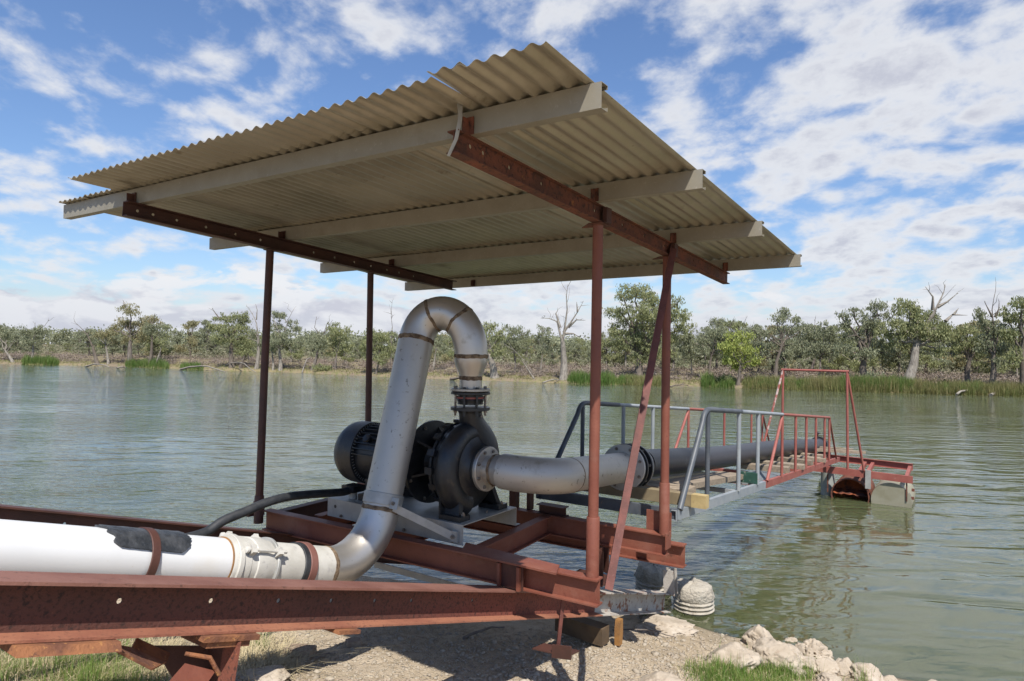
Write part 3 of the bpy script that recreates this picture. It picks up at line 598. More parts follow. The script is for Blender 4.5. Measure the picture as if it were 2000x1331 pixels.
# plates and folded legs below the near girder
zt = lambda a: -1.42 - SL * (a + .096)
def leg_assembly():
    t = thing('girder_support', 'rusted folded steel plate leg propping the near girder above the grass', 'steel support', W(-1.9, .6, gz(-1.9, .6)))
    def strip(name, prof, p0, p1, side, up, mt): return MB().prism(p0, p1, prof, side, up=up).build(name, mt, t, smooth=20)
    al = (D - ZZ * SL).normalized(); up = E.cross(al); up = up if up.z > 0 else -up
    b = .50; base = lambda a, d: W(a, b, zt(a)) - up * (.165 + d)
    # packer plate left
    MB().prism(base(-2.58, .026), base(-2.30, .026), [(-.09, 0), (.10, 0), (.10, .024), (-.07, .024)], E, up=up).build('packer_plate', ORUST, t, smooth=0)
    MB().prism(base(-2.02, .020), base(-1.80, .020), [(-.07, 0), (.10, 0), (.10, .018), (-.07, .018)], E, up=up).build('packer_plate', ORUST, t, smooth=0)
    MB().prism(base(-2.0, .042), base(-1.83, .042), [(-.06, 0), (.10, 0), (.10, .020), (-.06, .020)], E, up=up).build('packer_plate', ORUST, t, smooth=0)
    MB().prism(base(-1.42, .018), base(-1.30, .018), [(-.075, 0), (.05, 0), (.05, .016), (-.075, .016)], E, up=up).build('packer_plate', ORUST, t, smooth=0)
    # big folded channel falling away to the right
    def slab(pts, th, mt, name):
        pts = [Vector(p) for p in pts]; n = (pts[1] - pts[0]).cross(pts[3] - pts[0]).normalized() * th
        vs = pts + [p + n for p in pts]
        return MB().add(vs, [(3, 2, 1, 0), (4, 5, 6, 7), (0, 1, 5, 4), (1, 2, 6, 5), (2, 3, 7, 6), (3, 0, 4, 7)]).build(name, mt, t, smooth=0)
    slab([atb(200, 1254, .44), atb(300, 1306, .44), atb(324, 1293, .56), atb(256, 1264, .56)], -.008, ORUST, 'folded_channel')
    slab([atb(258, 1266, .562), atb(325, 1294, .562), atb(333, 1276, .60), atb(268, 1246, .60)], -.008, ORUST, 'channel_lip')
    slab([atb(318, 1345, .36), atb(358, 1299, .44), atb(418, 1314, .44), atb(392, 1352, .36)], -.008, RED, 'red_angle_face')
    p0 = atb(300, 1262, .62); p1 = atb(455, 1262, .62); p2 = atb(420, 1345, .60); p3 = atb(350, 1345, .60)
    vs = [p0, p1, p2, p3] + [p + E * .008 for p in (p0, p1, p2, p3)]
    MB().add(vs, [(0, 1, 2, 3), (7, 6, 5, 4), (0, 4, 5, 1), (1, 5, 6, 2), (2, 6, 7, 3), (3, 7, 4, 0)]).build('back_plate', DARKRED, t, smooth=0)
    # right hand upright flange
    a = atb(453, 1250, .47); c = atb(428, 1400, .47)
    MB().prism(c, a, rprof(.085, .010), E, up=D).build('upright_flange', GIRDER, t, smooth=0)
    a = atb(362, 1277, .46); c = atb(410, 1285, .43); e2 = atb(428, 1318, .42)
    MB().tube([a, c, e2], [.007, .008, .008], 8).build('bent_lip', ORUST, t)
    # legs on down to the soil
    MB().prism(W(-1.95, .56, gz(-1.95, .56) - .05), W(-1.93, .58, zt(-1.93) - .22), rprof(.16, .010), E, up=D).build('leg_plate', DARKRED, t, smooth=0)
leg_assembly()

def pier(name, a, b, r, ztop, label, seed, group):
    rnd = random.Random(seed); vs = []; n = 40; zs = [-2.75, -2.42, -2.40, -2.385, -2.37, -2.35, -2.335, -2.31, -2.295, -2.27]
    prof = [(z, r + (.010 if k % 2 else -.004)) for k, z in enumerate(zs)] + [(lerp(-2.27, ztop, t), r * k2) for t, k2 in ((.35, .97), (.7, .95), (.88, .90), (.97, .78), (1.0, .5), (1.02, .25), (1.03, .02))]
    for z, rr in prof:
        for k in range(n):
            t = 2 * math.pi * k / n; rough = (.01 + .035 * (z > -2.28)) * noise.noise(Vector((math.cos(t) * 3 + seed, math.sin(t) * 3, z * 9))) + (.02 * (z > -2.28)) * noise.noise(Vector((math.cos(t) * 9 + seed, math.sin(t) * 9, z * 30)))
            vs.append(W(a + (rr + rough * .6) * math.cos(t), b + (rr + rough * .6) * math.sin(t), z + rough * .5))
    m = len(prof); fs = [(i * n + k, i * n + (k + 1) % n, (i + 1) * n + (k + 1) % n, (i + 1) * n + k) for i in range(m - 1) for k in range(n)]; fs += [tuple(range((m - 1) * n, m * n))]
    o = MB().add(vs, fs).build(name, CONC, loc=W(a, b, -2.4), smooth=60); tag(o, label, 'concrete pier', group); return o
pier('concrete_pier', 2.80, .36, .178, -2.155, 'sunlit round ribbed concrete pier in the water at the near girder end', 1, 'concrete piers')
pier('concrete_pier', 3.05, .86, .17, -2.14, 'shaded concrete pier in the water behind the white painted girder end', 5, 'concrete piers')
o = MB().prism(W(2.46, .47, -2.20), W(2.47, .49, -1.98), iprof(.09, .10, .008, .007), E, up=D).build('stub_post', WHITEP, loc=W(2.46, .47, -2.2), smooth=20)
tag(o, 'short rusty white steel stub standing at the water end of the near girder', 'steel stub')

# ================================================================== PUMP SET
AXZ = -.812; PA = .30
def build_pump():
    p = thing('pump', 'black centrifugal pump with finned electric motor on a galvanised base plate', 'pump', W(PA, 1.6, ZB))
    # base plate: folded galvanised channel
    bp = MB(); bp.abox(.018, .63, .94, 2.235, -1.138, -1.132).abox(.012, .018, .94, 2.235, ZB + .002, -1.132).abox(.63, .636, .94, 2.235, ZB + .002, -1.132)
    bp.abox(.6365, .69, .942, 2.2, ZB + .0012, ZB + .006)
    base = bp.build('base_plate', GALV, p)
    for b in (1.02, 1.45, 2.08): bolt(W(.012, b, ZB + .022), -D, .012, .012, base)
    MB().lathe(W(.0118, 2.15, -1.185), -D, [(0, .013), (.001, .013)], 16).build('slot_hole', BLACKP, base)
    # motor
    C0 = lambda b: W(PA, b, AXZ)
    mo = MB().lathe(C0(1.66), E, [(0, .19), (.02, .2), (.42, .2), (.44, .195)], 40).build('motor_body', BLACKP, p)
    fins = MB()
    for k in range(32):
        t = 2 * math.pi * (k + .5) / 32
        dv = D * math.cos(t) + ZZ * math.sin(t)
        if dv.z < -.8: continue
        fins.prism(C0(1.69) + dv * .196, C0(2.07) + dv * .196, rprof(.006, .030), dv.cross(E), up=dv)
    fins.build('cooling_fins', BLACKP, mo, smooth=0)
    fc = MB().lathe(C0(2.06), E, [(0, .234), (.003, .238), (.13, .238), (.17, .232), (.215, .205), (.24, .16), (.252, .09), (.255, .02)], 44).build('fan_cover', BLACKP, p)
    # mesh grille between cover and body
    gr = MB()
    for k in range(60):
        t = 2 * math.pi * k / 60; dv = D * math.cos(t) + ZZ * math.sin(t)
        for r_, w_ in ((.212, .006), (.224, .006)):
            gr.prism(C0(2.052) + dv * r_, C0(2.052) + dv * r_ + E * .003, rprof(w_, w_), dv.cross(E), up=dv)
    gr.build('grille', GALV, fc, smooth=0)
    for a_ in (.14, .46):
        MB().abox(a_ - .045, a_ + .045, 1.74, 2.0, -1.131, -1.085).abox(a_ - .03, a_ + .03, 1.80, 1.94, -1.085, -.97).build('motor_foot', BLACKP, p)
    MB().abox(.05, .17, 2.0, 2.13, -1.075, -1.03).build('junction_box', BLACKP, p)
    MB().lathe(W(.11, 2.07, -1.131), ZZ, [(0, .032), (.055, .032)], 20).build('cable_gland', CREAM, p)
    MB().tube([C0(1.95) + ZZ * .2 - D * .0, C0(1.95) + ZZ * .30], [.014, .012], 10).abox(PA - .05, PA + .05, 1.80, 1.90, AXZ + .19, AXZ + .30).build('terminal_box', BLACKP, p)
    MB().lathe(C0(1.93) - D * .165 + ZZ * .125, (D * -.8 + ZZ * .6), [(0, .02), (.02, .026), (.035, .034), (.045, .03), (.047, .012)], 16).build('lifting_boss', BLACKP, p)
    # adaptor flange and lantern
    ad = MB().lathe(C0(1.44), E, [(0, .10), (0, .292), (.003, .296), (.026, .296), (.03, .292), (.05, .25), (.20, .205), (.225, .2)], 44).build('adaptor_flange', BLACKP, p)
    bolt_circle(C0(1.44), -E, .268, 8, ad, .013, .010, .5)
    la = MB().lathe(C0(1.26), E, [(0, .10), (.03, .085), (.10, .075), (.18, .11)], 28)
    for k in range(6):
        t = 2 * math.pi * (k + .3) / 6; dv = D * math.cos(t) + ZZ * math.sin(t); sd = dv.cross(E)
        la.add([C0(1.44) + dv * .08 - sd * .008, C0(1.44) + dv * .25 - sd * .008, C0(1.28) + dv * .11 - sd * .008, C0(1.44) + dv * .08 + sd * .008, C0(1.44) + dv * .25 + sd * .008, C0(1.28) + dv * .11 + sd * .008],
               [(0, 1, 2), (5, 4, 3), (0, 3, 4, 1), (1, 4, 5, 2), (2, 5, 3, 0)])
    la.build('bearing_lantern', BLACKP, p)
    bk = MB().lathe(C0(1.215), E, [(0, .29), (.002, .297), (.018, .297), (.02, .29), (.03, .20), (.055, .11)], 44).build('back_cover', BLACKP, p)
    for k in range(16):
        t = 2 * math.pi * k / 16; dv = D * math.cos(t) + ZZ * math.sin(t)
        MB().prism(C0(1.19) + dv * .297, C0(1.25) + dv * .297, rprof(.045, .022), dv.cross(E), up=dv).build('clamp_lug', BLACKP, bk, smooth=0)
    # volute: rounded disc body, growing spiral rim and discharge neck
    vo = MB().lathe(C0(1.00), E, [(0, .10), (.002, .148), (.015, .155), (.035, .165), (.05, .215), (.065, .255), (.095, .29), (.14, .305), (.185, .30), (.212, .285)], 56)
    sp = []; rr = []
    for k in range(41):
        t = math.radians(-65 + 320 * k / 40); rad = .225 + .028 * k / 40; r_ = .060 + .030 * k / 40
        sp.append(C0(1.118) + D * (-math.cos(t)) * rad * -1 + ZZ * math.sin(t) * rad * 1.0); rr.append(r_)
    vo.tube(sp[::-1], rr[::-1], 18)
    x0 = W(PA + .10, 1.118, AXZ + .06)
    nk = bez(W(PA + .15, 1.118, AXZ + .02), W(PA + .14, 1.118, AXZ + .25), W(PA + .0, 1.118, AXZ + .24), W(PA, 1.118, -.405), 12)
    vo.tube(nk, [.125, .125, .122, .118, .112, .106, .10, .094, .09, .086, .083, .081, .080], 26)
    volute = vo.build('volute_casing', BLACKP, p, smooth=50)
    MB().ring(C0(.992), E, .06, .152, .022, 44).build('suction_boss', BLACKP, volute)
    for dz, da in ((.355, .015), (-.31, .06)):
        MB().lathe(W(PA + da, 1.118, AXZ + dz) - E * (.085 if dz > 0 else .11), -E, [(0, .010), (.006, .010)], 12).build('pressure_plug', BOLT, volute)
    # pump feet
    for a_, sg in ((.09, 1), (.53, -1)):
        ft = MB(); ft.abox(a_ - .055, a_ + .055, .985, 1.165, -1.131, -1.098)
        c = W(a_, 1.07, -1.098)
        ft.add([W(a_ - .02, 1.02, -1.099), W(a_ + .02, 1.02, -1.099), W(a_ + .02, 1.16, -1.099), W(a_ - .02, 1.16, -1.099),
                W(a_ - .02 + sg * .05, 1.06, -.93), W(a_ + .02 + sg * .05, 1.06, -.93), W(a_ + .02 + sg * .05, 1.16, -.93), W(a_ - .02 + sg * .05, 1.16, -.93)],
               [(0, 1, 5, 4), (1, 2, 6, 5), (2, 3, 7, 6), (3, 0, 4, 7), (4, 5, 6, 7)])
        ft.abox(a_ - .05, a_ + .05, 1.155, 1.17, -1.098, -1.0)
        fo = ft.build('pump_foot', BLACKP, p, smooth=0)
        bolt(W(a_ - .0, 1.0, -1.099), ZZ, .014, .015, fo)
    MB().lathe(W(PA, 1.118, -.408), ZZ, [(-.030, .082), (-.012, .09), (-.010, .137), (.010, .137), (.011, .09)], 40).build('discharge_flange', BLACKP, volute)
    return p
build_pump()

# ================================================================== PIPES
PR = .125
def zax(a): return -1.345 - SL * (a + .62)
cB = 1.45
Cc = Vector((-.325, 0, zax(-.325)))
dn = Vector((1, 0, -SL)).normalized(); uo = Vector((SL, 0, 1)).normalized()
def L3(v, b=cB): return W(v.x, b, v.z)
T1 = Cc - dn * .38; T2 = Cc + uo * .38
def weld(parent, c, ax, r, w=.012):
    m = MB(); n = 48; ax = Vector(ax).normalized(); ref = Vector((0, 0, 1)) if abs(ax.z) < .9 else Vector((1, 0, 0)); u = ax.cross(ref).normalized(); v = ax.cross(u)
    vs = []
    for i, (t, dr) in enumerate([(-1, -.001), (-.5, .0025), (.5, .0025), (1, -.001)]):
        for k in range(n):
            th = 2 * math.pi * k / n; j = 1 + .5 * noise.noise(Vector((k * .5, i, c[0] * 9)))
            vs.append(Vector(c) + ax * (t * w * (j + .3) + .006 * noise.noise(Vector((k * .3, 5, c[2] * 7)))) + (u * math.cos(th) + v * math.sin(th)) * (r + dr * j))
    m.add(vs, [(i * n + k, i * n + (k + 1) % n, (i + 1) * n + (k + 1) % n, (i + 1) * n + k) for i in range(3) for k in range(n)]).build('weld_seam', WELD, parent)
def build_discharge():
    t = thing('discharge_pipe', 'tall silver gooseneck pipe rising from the ground pipe and curving down onto the pump', 'steel pipe', L3(T2))
    # lower straight, elbow
    aS = -1.10
    MB().tube([W(aS, cB, zax(aS)), L3(T1)], PR, 48).build('lower_straight', CREAM, t, smooth=40, label='scuffed cream coloured straight steel pipe before the elbow')
    MB().tube(arc3(L3(T1), L3(Cc), L3(T2), 14), PR, 48).build('lower_elbow', STEEL, t, smooth=40)
    weld(t, L3(T1), dn.x * D + dn.z * ZZ, PR, .014)
    S = W(.13, 1.48, .06); uw = (S - L3(T2)).normalized(); T2w = L3(T2)
    MB().tube([T2w, lerp(T2w, S, .5), S], PR - .001, 48).build('riser', STEELD, t, smooth=40)
    weld(t, S, uw, PR + .001, .013); weld(t, T2w + uw * .010, uw, PR + .001, .011)
    Et = W(PA, 1.118, -.045)
    arc = bez(S, S + uw * .31, Et + ZZ * .36, Et, 28); rs = [lerp(PR, .116, k / 28) for k in range(29)]
    MB().tube(arc, rs, 48).build('gooseneck_bend', STEEL, t, smooth=40)
    for k in (9, 19): weld(t, arc[k], arc[k + 1] - arc[k - 1], rs[k], .011)
    weld(t, Et, ZZ, .117, .011)
    MB().lathe(Et, -ZZ, [(0, .116), (.03, .1165), (.06, .110), (.115, .085), (.145, .078), (.150, .078), (.222, .078)], 44).build('reducer', STEEL, t, smooth=50)
    weld(t, Et - ZZ * .148, ZZ, .0785, .014)
    f1 = MB().ring(W(PA, 1.118, -.277), ZZ, .07, .137, .018, 40).build('top_flange', STEELD, t)
    f2 = MB().ring(W(PA, 1.118, -.300), ZZ, .07, .137, .018, 40).build('loose_flange', BLACKP, t)
    MB().lathe(W(PA, 1.118, -.310), -ZZ, [(0, .09), (.012, .088), (.035, .097), (.055, .088), (.0685, .09)], 36).build('rubber_joint', BLACKP, t)
    MB().ring(W(PA, 1.118, -.331), ZZ, .085, .101, .014, 36).build('red_ring', RAILRED, t)
    for k in range(8):
        th = 2 * math.pi * (k + .35) / 8; c = W(PA + .112 * math.cos(th), 1.118 + .112 * math.sin(th), 0)
        MB().tube([c + ZZ * -.455, c + ZZ * -.255], .0075, 8).lathe(c + ZZ * -.268, ZZ, [(0, .014), (.012, .014)], 6).lathe(c + ZZ * -.434, ZZ, [(0, .014), (.014, .014)], 6).build('tie_bolt', BOLT if k % 3 == 0 else BLACKP, t)
    # clamp band round the foot of the riser with stay bracket
    cl = T2w + uw * .075
    MB().ring(cl, uw, PR, PR + .006, .075, 48).build('clamp_band', GALV, t)
    ear = W(*(AB(cl)), cl.z) - E * (PR + .02) - D * .05
    MB().box(ear, D * .004, E * .038, uw * .036).build('clamp_ear', GALV, t); bolt(ear - D * .004, -D, .013, .012, t)
    q0 = ear + E * .01 - ZZ * .03 + D * .012; q1 = W(.002, 1.005, -1.215)
    MB().prism(q0, q1, rprof(.05, .006), ZZ, up=(q1 - q0).cross(ZZ).normalized()).build('stay_bar', GALV, t, smooth=0)
    MB().abox(-.012, .0105, .97, 1.03, -1.245, -1.175).build('stay_foot', GALV, t); bolt(W(-.012, 1.0, -1.21), -D, .013, .014, t)
build_discharge()
def build_groundpipes():
    al = (D - ZZ * SL).normalized(); c = lambda a: W(a, cB, zax(a))
    o = MB().tube([c(-9), c(-1.36)], PR, 56).build('supply_pipe', PVC, loc=c(-1.4)); tag(o, 'glossy white plastic pipe lying between the ramp girders', 'plastic pipe')
    # black patch wrapped on the pipe
    m = MB(); n = 18; vs = []; na = 14
    up = E.cross(al); up = up if up.z > 0 else -up
    for sg in (0, 1):
        for i in range(na + 1):
            s = i / na; a = lerp(-1.99, -1.60, s)
            edge = (.50 + .10 * s + .02 * noise.noise(Vector((s * 9, 2, 0)))) * (1 - .45 * max(0, (s - .86) / .14) ** 2)
            for k in range(n + 1):
                th = lerp(-.35, edge + .55, k / n); aa = a + (.045 * (k / n) ** 1.5 + .010 * math.sin(k * 1.1)) * max(0, 1 - i / 4) - (.05 * abs(k / n - .72) if i >= na - 1 else 0) + (.012 * noise.noise(Vector((k * .5, 9, 1))) if i == na else 0)
                rad = PR + (.0125 if sg == 0 else .002) + .003 * noise.noise(Vector((a * 20, th * 6, 0)))
                vs.append(c(aa) + (up * math.cos(th) - E * math.sin(th)) * rad)
    w = n + 1; off = (na + 1) * w; fs = []
    for i in range(na):
        for k in range(n):
            q = (i * w + k, i * w + k + 1, (i + 1) * w + k + 1, (i + 1) * w + k); fs += [q, tuple(off + x for x in q[::-1])]
        for k in (0, n):
            fs.append((i * w + k, (i + 1) * w + k, off + (i + 1) * w + k, off + i * w + k))
    for k in range(n):
        for i in (0, na): fs.append((i * w + k, i * w + k + 1, off + i * w + k + 1, off + i * w + k))
    o = m.add(vs, fs).build('rubber_patch', PATCH, loc=c(-1.8) + up * PR, smooth=50); tag(o, 'torn black rubber patch draped over the white pipe under the strap', 'rubber patch')
    for a, w_, rr, lab, name in ((-1.78, .042, PR + .010, 'brown steel strap over the black patch on the white pipe', 'pipe_strap'), (-.87, .052, PR + .010, 'brown steel strap with black rubber lining round the cream pipe', 'pipe_strap')):
        o = MB().ring(c(a), al, rr + (.003 if a < -1 else 0), rr + (.008 if a < -1 else .005), w_, 56).build(name, DARKRED if a < -1 else pmat('strap_brown', (.15, .06, .045), (.2, .09, .07), 8, rough=.6), loc=c(a)); tag(o, lab, 'pipe strap', 'steel pipe straps')
    o = MB().ring(c(-.905), al, PR + .001, PR + .009, .05, 56).build('rubber_lining', RUBBER, loc=c(-.9)); tag(o, 'black rubber lining strip beside the strap on the cream pipe', 'rubber strip')
    # coupling
    t = thing('pipe_coupling', 'cream painted bolted coupling joining white plastic pipe to steel pipe', 'pipe coupling', c(-1.24))
    MB().lathe(c(-1.375), al, [(0, PR + .002), (.001, PR + .010), (.012, PR + .014), (.10, PR + .014), (.105, PR + .010), (.14, PR + .010), (.145, PR + .016), (.20, PR + .016), (.23, PR + .010), (.26, PR + .006), (.275, PR + .002)], 56).build('coupling_body', CREAM, t)
    MB().ring(c(-1.378), al, PR - .001, PR + .006, .008, 56).build('seal_ring', OWOOD, t)
    MB().ring(c(-1.115), al, PR + .004, PR + .022, .018, 56).build('clamp_ring', GALV, t)
    MB().ring(c(-1.34), al, PR + .010, PR + .024, .03, 56).build('end_ring', CREAM, t)
    for th, s0 in ((.95, 1), (-.7, 1)):
        dv = up * math.cos(th) - E * math.sin(th)
        q0 = c(-1.315) + dv * (PR + .035); q1 = c(-1.085) + dv * (PR + .035)
        MB().tube([q0, q1], .008, 10).build('coupling_bolt', CREAM, t)
        MB().lathe(q0 - al * .02, al, [(0, .008), (.004, .018), (.016, .02), (.02, .012)], 16).build('bolt_head', CREAM, t)
        MB().lathe(q1 - al * .03, al, [(0, .014), (.015, .014), (.016, .010), (.034, .010)], 6).build('nut', CREAM, t)
        for q, hh in ((q0 + al * .025, .022), (q1 - al * .045, .022)): MB().box(q - dv * .012, al * .014, dv * .03, al.cross(dv) * .022).build('bolt_lug', CREAM, t)
    # electrical conduit
    pts = [W(-1.75, 1.95, -1.02), W(-1.40, 1.97, -1.10), W(-1.132, 2.0, -1.115), W(-1.0, 2.0, -1.066), W(-.845, 2.0, -1.037), W(-.697, 2.0, -1.009), W(-.539, 2.0, -1.000), W(-.33, 2.02, -1.02), W(-.12, 2.05, -1.05), W(.02, 2.06, -1.065), W(.1, 2.065, -1.055)]
    pts = [W(-6, 1.9, -.02 + .25), W(-2.6, 1.93, -.80)] + pts
    o = MB().tube(spline(pts, 8), .029, 16).build('cable_conduit', RUBBER, loc=W(-.5, 2.0, -1.0)); tag(o, 'thick black cable conduit curving over the frame to the motor', 'conduit')
build_groundpipes()
def build_suction():
    t = thing('suction_pipe', 'grey steel suction elbow pipe running from the pump towards the walkway', 'steel pipe', W(PA, .9, AXZ))
    b0 = .965
    f = MB().ring(W(PA, b0, AXZ), E, .08, .152, .028, 44).build('pump_flange', STEEL, t)
    bolt_circle(W(PA, b0 - .014, AXZ), -E, .125, 8, f, .013, .010, .5)
    MB().lathe(W(PA, b0 - .014, AXZ), -E, [(0, .094), (.05, .096), (.075, .102), (.13, .118)], 44).build('neck', STEEL, t, smooth=60)
    s0 = W(PA, b0 - .135, AXZ); c = W(PA, .50, AXZ - .015); s1 = W(.66, .52, -.855)
    weld(t, W(PA, b0 - .075, AXZ), E, .1045, .008)
    MB().tube(arc3(s0, c, s1, 20), [.118 + .002 * min(1, k / 5) for k in range(21)], 48).build('elbow', STEELD, t, smooth=50)
    e = W(1.60, .55, -.932)
    MB().tube([s1, lerp(s1, e, .5), e], .119, 48).build('straight', STEELD, t, smooth=50)
    weld(t, s1, e - s1, .119, .006)
    ax = (e - s1).normalized()
    f = MB().ring(e, ax, .118, .187, .016, 48).build('end_flange', STEELD, t); bolt_circle(e - ax * .008, -ax, .157, 8, f, .014, .010, .5)
    t2 = thing('suction_line', 'long black plastic suction pipe lying along the walkway out over the river', 'plastic pipe', W(6, .55, -1.4))
    def zs(a): return -.932 - .0865 * (a - 1.6)
    pc = lambda a: W(a, .55, zs(a))
    for a, r_, mt in ((1.635, .178, GALV), (1.665, .190, BLACKP), (1.76, .190, BLACKP), (1.785, .187, GALV)):
        MB().ring(pc(a), ax, .10, r_, .012 if mt is GALV else .022, 48).build('backing_ring', mt, t2)
    MB().lathe(pc(1.67), ax, [(0, .14), (.09, .14), (.10, .165), (.20, .162), (.30, .13), (.33, .123)], 48).build('stub_end', HDPE, t2, smooth=50)
    bolt_circle(pc(1.745), -ax, .168, 8, t2, .013, .012, .2)
    pts = [pc(a) + ZZ * (.012 * math.sin(a * 1.1)) for a in np.linspace(1.98, 10.5, 16)]
    MB().tube(pts, .123, 40).build('pipe_run', HDPE, t2, smooth=50)
    MB().tube([pc(10.5), pc(10.85) - ZZ * .02, pc(11.1) - ZZ * .15, pc(11.2) - ZZ * .5], [.121, .12, .118, .115], 32).build('end_elbow', HDPE, t2)
    MB().ring(pc(10.45), ax, .12, .15, .03, 32).build('end_collar', BLACKP, t2)
    MB().tube([pc(10.3) + ZZ * .12, pc(10.3) + ZZ * .19], .02, 10).lathe(pc(10.3) + ZZ * .19, ZZ, [(0, .01), (.01, .04), (.04, .04), (.05, .01)], 12).build('air_valve', BLACKP, t2)
build_suction()

# ================================================================== WALKWAY
def zw(a): return -1.15 - .073 * (a - 1.32)     # deck level (top of side channels)
def build_walkway():
    t = thing('walkway', 'narrow steel walkway with grey and red tube handrails sloping down over the water', 'walkway', W(1.35, .6, zw(1.35)))
    def chan(a0, a1, b, mt, flip, lab=None):
        MB().prism(W(a0, b, zw(a0) - .075), W(a1, b, zw(a1) - .075), cprof(.075, .04 * flip, .005) if flip > 0 else [(x, y) for x, y in cprof(.075, .04, .005)], E if flip > 0 else -E, up=ZZ).build('side_channel', mt, t, lab, smooth=20)
    chan(1.33, 4.0, 0, GREYP, 1, 'grey painted near side channel'); chan(4.003, 9.15, 0, RAILRED, 1, 'faded red near side channel')
    chan(1.33, 4.3, 1.2, DGREY, -1); chan(4.303, 9.6, 1.2, RAILRED, -1)
    MB().prism(W(1.35, -.0, zw(1.33) - .078), W(1.35, 1.22, zw(1.33) - .078), cprof(.082, .04, .005), D, up=ZZ).build('end_channel', DGREY, t, smooth=20)
    for a in (2.3, 3.2, 4.1, 5.2, 6.3, 7.4, 8.5, 9.12):
        MB().prism(W(a, .006, zw(a) - .07), W(a, 1.194, zw(a) - .07), rprof(.04, .04), D, up=ZZ).build('cross_member', GREYP if a < 4 else RAILRED, t, smooth=20)
    def rail(b, rt, pts, mt, r=.021): return MB().tube(pts, r, 14).build('handrail', mt, t)
    # near handrail: grey half then red half
    zt = lambda a: -.454 - .0852 * (a - 1.996)
    foot = W(1.40, 0, zw(1.4)); bend = W(1.98, 0, zt(1.98) - .03)
    g = MB().tube([foot, W(1.9, 0, zt(1.98) - .10)] + bez(W(1.9, 0, zt(1.98) - .10), W(1.93, 0, zt(1.98) - .03), W(1.97, 0, zt(2)), W(2.08, 0, zt(2.08)), 8)[1:] + [W(3.0, 0, zt(3.0))], .0225, 14).build('handrail', DGREY, t, 'dark grey bent near handrail')
    MB().tube([W(3.0, 0, zt(3.0)), W(4.75, 0, zt(4.75))], .0195, 14).build('handrail', GREYP, t)
    MB().tube([W(4.75, 0, zt(4.75)), W(8.03, 0, zt(8.03))], .018, 12).build('handrail', RAILRED, t)
    for a, mt in ((2.036, DGREY), (2.95, GREYP), (3.65, GREYP), (4.75, RAILRED), (5.50, RAILRED), (6.18, RAILRED), (6.88, RAILRED), (7.6, RAILRED), (8.03, RAILRED)):
        MB().tube([W(a, 0, zw(a) - .002), W(a, 0, zt(a))], .0195 if mt is not RAILRED else .0165, 12).build('rail_upright', mt, t)
    MB().tube([W(4.05, 0, zw(4.05)), W(4.74, 0, zt(4.74) - .02)], .017, 12).build('rail_brace', RAILRED, t)
    MB().tube([W(8.75, 0, zw(8.75)), W(8.04, 0, zt(8.04) - .01)], .015, 12).build('rail_brace', RAILRED, t)
    # far handrail
    zt = lambda a: -.476 - .0835 * (a - 2.135); b = 1.2
    MB().tube([W(1.45, b, zw(1.45)), W(2.02, b, zt(2.1) - .10)] + bez(W(2.02, b, zt(2.1) - .10), W(2.06, b, zt(2.1) - .03), W(2.09, b, zt(2.12)), W(2.2, b, zt(2.2)), 8)[1:] + [W(2.9, b, zt(2.9))], .0225, 14).build('handrail', DGREY, t)
    MB().tube([W(2.9, b, zt(2.9)), W(5.0, b, zt(5.0))], .0195, 14).build('handrail', GREYP, t)
    MB().tube([W(5.0, b, zt(5.0)), W(8.85, b, zt(8.85))], .018, 12).build('handrail', RAILRED, t)
    for a, mt in ((2.12, DGREY), (3.02, GREYP), (3.82, GREYP), (5.01, RAILRED), (6.57, RAILRED), (7.34, RAILRED), (8.1, RAILRED), (8.83, RAILRED), (5.8, RAILRED)):
        MB().tube([W(a, b, zw(a) - .002), W(a, b, zt(a))], .0195 if mt is not RAILRED else .0165, 12).build('rail_upright', mt, t)
    MB().tube([W(4.35, b, zw(4.35)), W(5.0, b, zt(5.0) - .02)], .017, 12).build('rail_brace', RAILRED, t)
    MB().tube([W(9.5, b, zw(9.5)), W(8.84, b, zt(8.84) - .01)], .015, 12).build('rail_brace', RAILRED, t)
    # open grating deck in the red half
    g = MB()
    for k in range(26):
        a = 3.75 + k * .055; g.prism(W(a, .02, zw(a) - .028), W(a, .42, zw(a) - .028), rprof(.005, .026), D, up=ZZ)
    for k in range(8): g.prism(W(3.75, .04 + k * .05, zw(3.75) - .024), W(5.15, .04 + k * .05, zw(5.15) - .024), rprof(.004, .02), E, up=ZZ)
    g.build('deck_grating', GREYP, t, smooth=0)
build_walkway()
def plank(name, a, b0, b1, wd, th, zz, mat, label, cat='timber plank', group=None, skew=0.0, end=0.0):
    p0 = W(a, b0, zz); p1 = W(a + skew, b1, zz + end)
    o = MB().prism(p0, p1, [(-wd / 2, .003), (-wd / 2 + .004, 0), (wd / 2 - .004, 0), (wd / 2, .003), (wd / 2, th - .003), (wd / 2 - .004, th), (-wd / 2 + .004, th), (-wd / 2, th - .003)], D, up=ZZ).build(name, mat, loc=lerp(p0, p1, .5), smooth=20); tag(o, label, cat, group); return o
tb = plank('timber_beam', 1.62, -.02, 1.45, .075, .095, zw(1.6) + .003, pmat('shade_toned_tan_timber', (.24, .19, .11), (.17, .13, .075), 6, rough=.8, bumpy=.002, bscale=25), 'sawn timber beam with lit yellow painted end lying across the shore end of the walkway', 'timber beam')  # dull tan carries the shade of pipe and flange in the timber colour
MB().prism(W(1.62, -.022, zw(1.6) + .002), W(1.62, -.135, zw(1.6) + .002), rprof(.077, .097), D, up=ZZ).build('lit_painted_end', YWOOD, tb, 'lit yellow painted beam end', smooth=0)  # yellow paint, kept to the end that lies in the light
plank('timber_plank', 1.95, .10, 1.30, .22, .05, zw(1.95) + .048, WOOD, 'broad dark grey plank under the pipe flange beside the yellow beam', group='loose timbers on the walkway')
